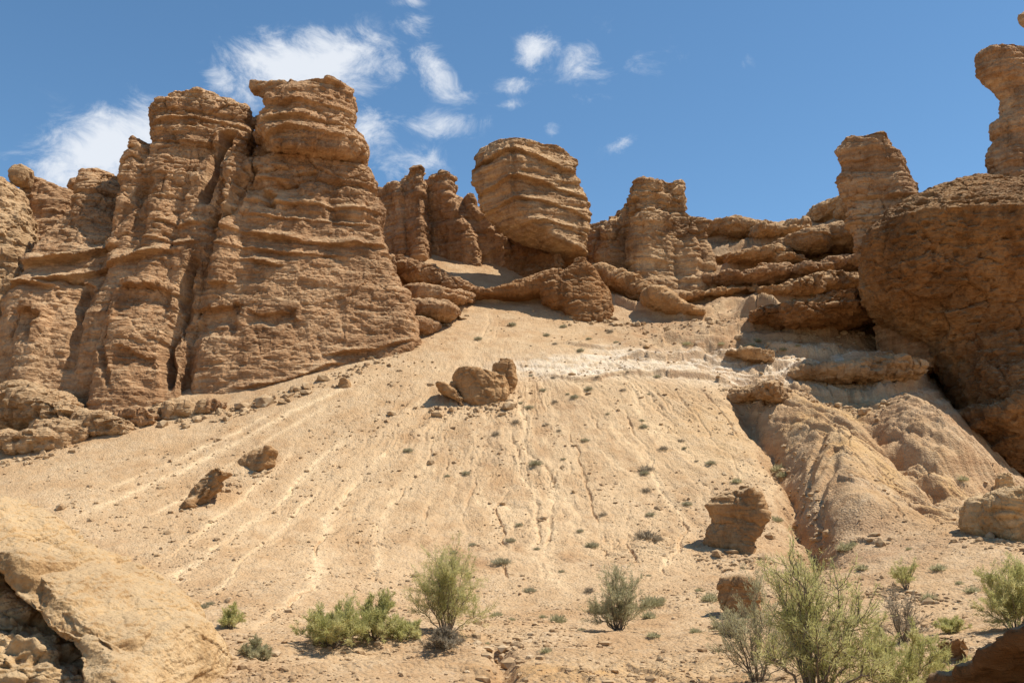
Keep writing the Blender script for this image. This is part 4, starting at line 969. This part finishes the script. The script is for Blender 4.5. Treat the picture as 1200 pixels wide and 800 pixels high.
for q in [(660, 382, 7), (600, 380, 8), (622, 404, 6), (650, 402, 6), (680, 410, 7), (640, 392, 7), (715, 388, 7), (560, 396, 8), (575, 386, 6), (690, 396, 6), (722, 400, 6)]:
    put_tuft(*q, 'tiny tuft on the pale sand at the top of the scree under the humped boulder', 'tufts at the top of the scree')
for q in [(880, 404, 10), (888, 398, 10), (868, 408, 7), (805, 402, 9), (845, 402, 8), (935, 404, 7), (952, 342, 14), (930, 350, 8), (918, 409, 7)]:
    put_tuft(*q, 'small green tuft on the bare sand just above the white band', 'tufts above the white band', True)
for q in [(610, 470, 10), (620, 476, 9), (636, 456, 9), (665, 460, 9), (673, 464, 9), (650, 470, 8), (690, 455, 8), (640, 496, 8), (655, 503, 9), (622, 438, 8), (700, 440, 8), (735, 434, 8), (770, 440, 9), (760, 460, 9), (730, 456, 7), (648, 442, 7), (604, 494, 8)]:
    put_tuft(*q, 'small dry tuft on the pale slope right of the large fallen boulder', 'tufts right of the large fallen boulder')
for q in [(912, 548, 16), (918, 556, 12), (863, 562, 14), (910, 607, 14), (912, 468, 12), (1128, 560, 12)]:
    put_tuft(*q, 'green tuft on the edge of the big gully or its spur', 'tufts beside the big gully', True)
for q in [(992, 640, 18), (1065, 640, 14), (1000, 636, 10), (1100, 664, 14), (1124, 680, 16), (1140, 690, 14), (820, 688, 18), (832, 700, 16), (815, 735, 22), (1090, 700, 14), (1010, 664, 12)]:
    put_tuft(*q, 'green tuft on the gravel foot of the right slope behind the near bushes', 'tufts at the foot of the right slope', True)
for q in [(238, 708, 14), (246, 704, 14), (225, 776, 16), (210, 492, 8), (228, 486, 10)]:
    put_tuft(*q, 'small tuft at the edge of the left scree', 'tufts at the edge of the left scree')
for q in [(690, 690, 14), (760, 672, 12), (720, 690, 12), (682, 735, 12), (560, 690, 10), (620, 690, 12), (455, 700, 12), (540, 700, 9)]:
    put_tuft(*q, 'dry tuft on the gravel behind the row of shrubs', 'tufts on the gravel behind the shrubs')

# ------------------------------------------------------------------ loose stones on the ground
def stones():
    rng = np.random.default_rng(5)
    ico = bmesh.new(); bmesh.ops.create_icosphere(ico, subdivisions=1, radius=1.0)
    bv = np.array([v.co[:] for v in ico.verts]); bf = np.array([[v.index for v in f.verts] for f in ico.faces]); ico.free()
    n = 42000
    Y = np.exp(rng.uniform(np.log(14), np.log(66), n)); X = rng.uniform(-.56, .56, n) * Y
    dens = fbm(X * .35, Y * .35, 2.2, 3)
    keep = (rng.random(n) < sstep(.38, .62, dens) * np.where(Y < 30, 1.0, .75)) & ~((Y > 50) & (X < -9)) 
    X, Y = X[keep], Y[keep]; n = len(X)
    sz = (.009 + .00048 * Y) * np.exp(rng.normal(size=n) * .55)
    big = rng.random(n) < .012; sz[big] *= 3.0
    FOOTL = [([(100, 494), (180, 490), (265, 481), (325, 462), (400, 436), (470, 402), (497, 384), (540, 368)], 500, .11), ([(640, 362), (680, 372), (716, 366)], 60, .10), ([(508, 474), (550, 478), (596, 470)], 90, .08), ([(206, 596), (250, 588), (272, 560), (300, 552), (322, 548)], 90, .07),
             ([(830, 648), (860, 656), (890, 650)], 90, .06), ([(905, 522), (930, 565), (950, 640), (962, 668)], 200, .07), ([(1135, 628), (1200, 640)], 90, .06), ([(860, 395), (940, 398), (1020, 392)], 140, .10), ([(840, 440), (940, 462), (1060, 462)], 260, .09), ([(700, 372), (800, 380), (880, 352)], 160, .09), ([(580, 745), (600, 790)], 90, .04), ([(1000, 690), (1100, 700)], 160, .05), ([(0, 540), (90, 520)], 80, .09)]
    ax_, ay_, as_ = [], [], []
    for pts, m_, s0 in FOOTL:
        L_ = np.array([hit(*q)[:2] for q in pts]); t_ = rng.uniform(0, len(L_) - 1, m_)
        ax_.append(np.interp(t_, np.arange(len(L_)), L_[:, 0]) + rng.normal(size=m_) * .35); ay_.append(np.interp(t_, np.arange(len(L_)), L_[:, 1]) - np.abs(rng.normal(size=m_)) * .8); as_.append(s0 * np.exp(rng.normal(size=m_) * .6) * .8)
    X = np.r_[X, np.concatenate(ax_)]; Y = np.r_[Y, np.concatenate(ay_)]; sz = np.r_[sz, np.concatenate(as_)]; n = len(X)
    Z = terrain(X, Y)
    sc = sz[:, None] * rng.uniform(.6, 1.3, (n, 3)) * np.array((1.25, 1.1, .75))
    a_ = rng.uniform(0, 6.28, n)
    jit = rng.uniform(.72, 1.25, (n, len(bv), 1))
    v = bv[None] * jit * sc[:, None, :]
    c, s = np.cos(a_)[:, None], np.sin(a_)[:, None]
    v = np.stack([v[..., 0] * c - v[..., 1] * s + X[:, None], v[..., 0] * s + v[..., 1] * c + Y[:, None], v[..., 2] + (Z + sz * .15)[:, None]], -1).reshape(-1, 3)
    f = (bf[None] + (np.arange(n) * len(bv))[:, None, None]).reshape(-1, 3)
    m, nt, b = new_mat('loose_stone'); k = NB(nt)
    nt.links.new(k.ramp(k.noise(k.coord(), 3.1, 3, .7), [(.3, (.23, .14, .075)), (.5, (.41, .275, .15)), (.7, (.50, .37, .23))]), b.inputs['Base Color'])
    o = mesh_np('stones', v, f, m, False, (0, 0, 0))
    tag(o, 'small loose tan and brown stones strewn over the scree and gravel', 'stones', None, 'stuff')
stones()
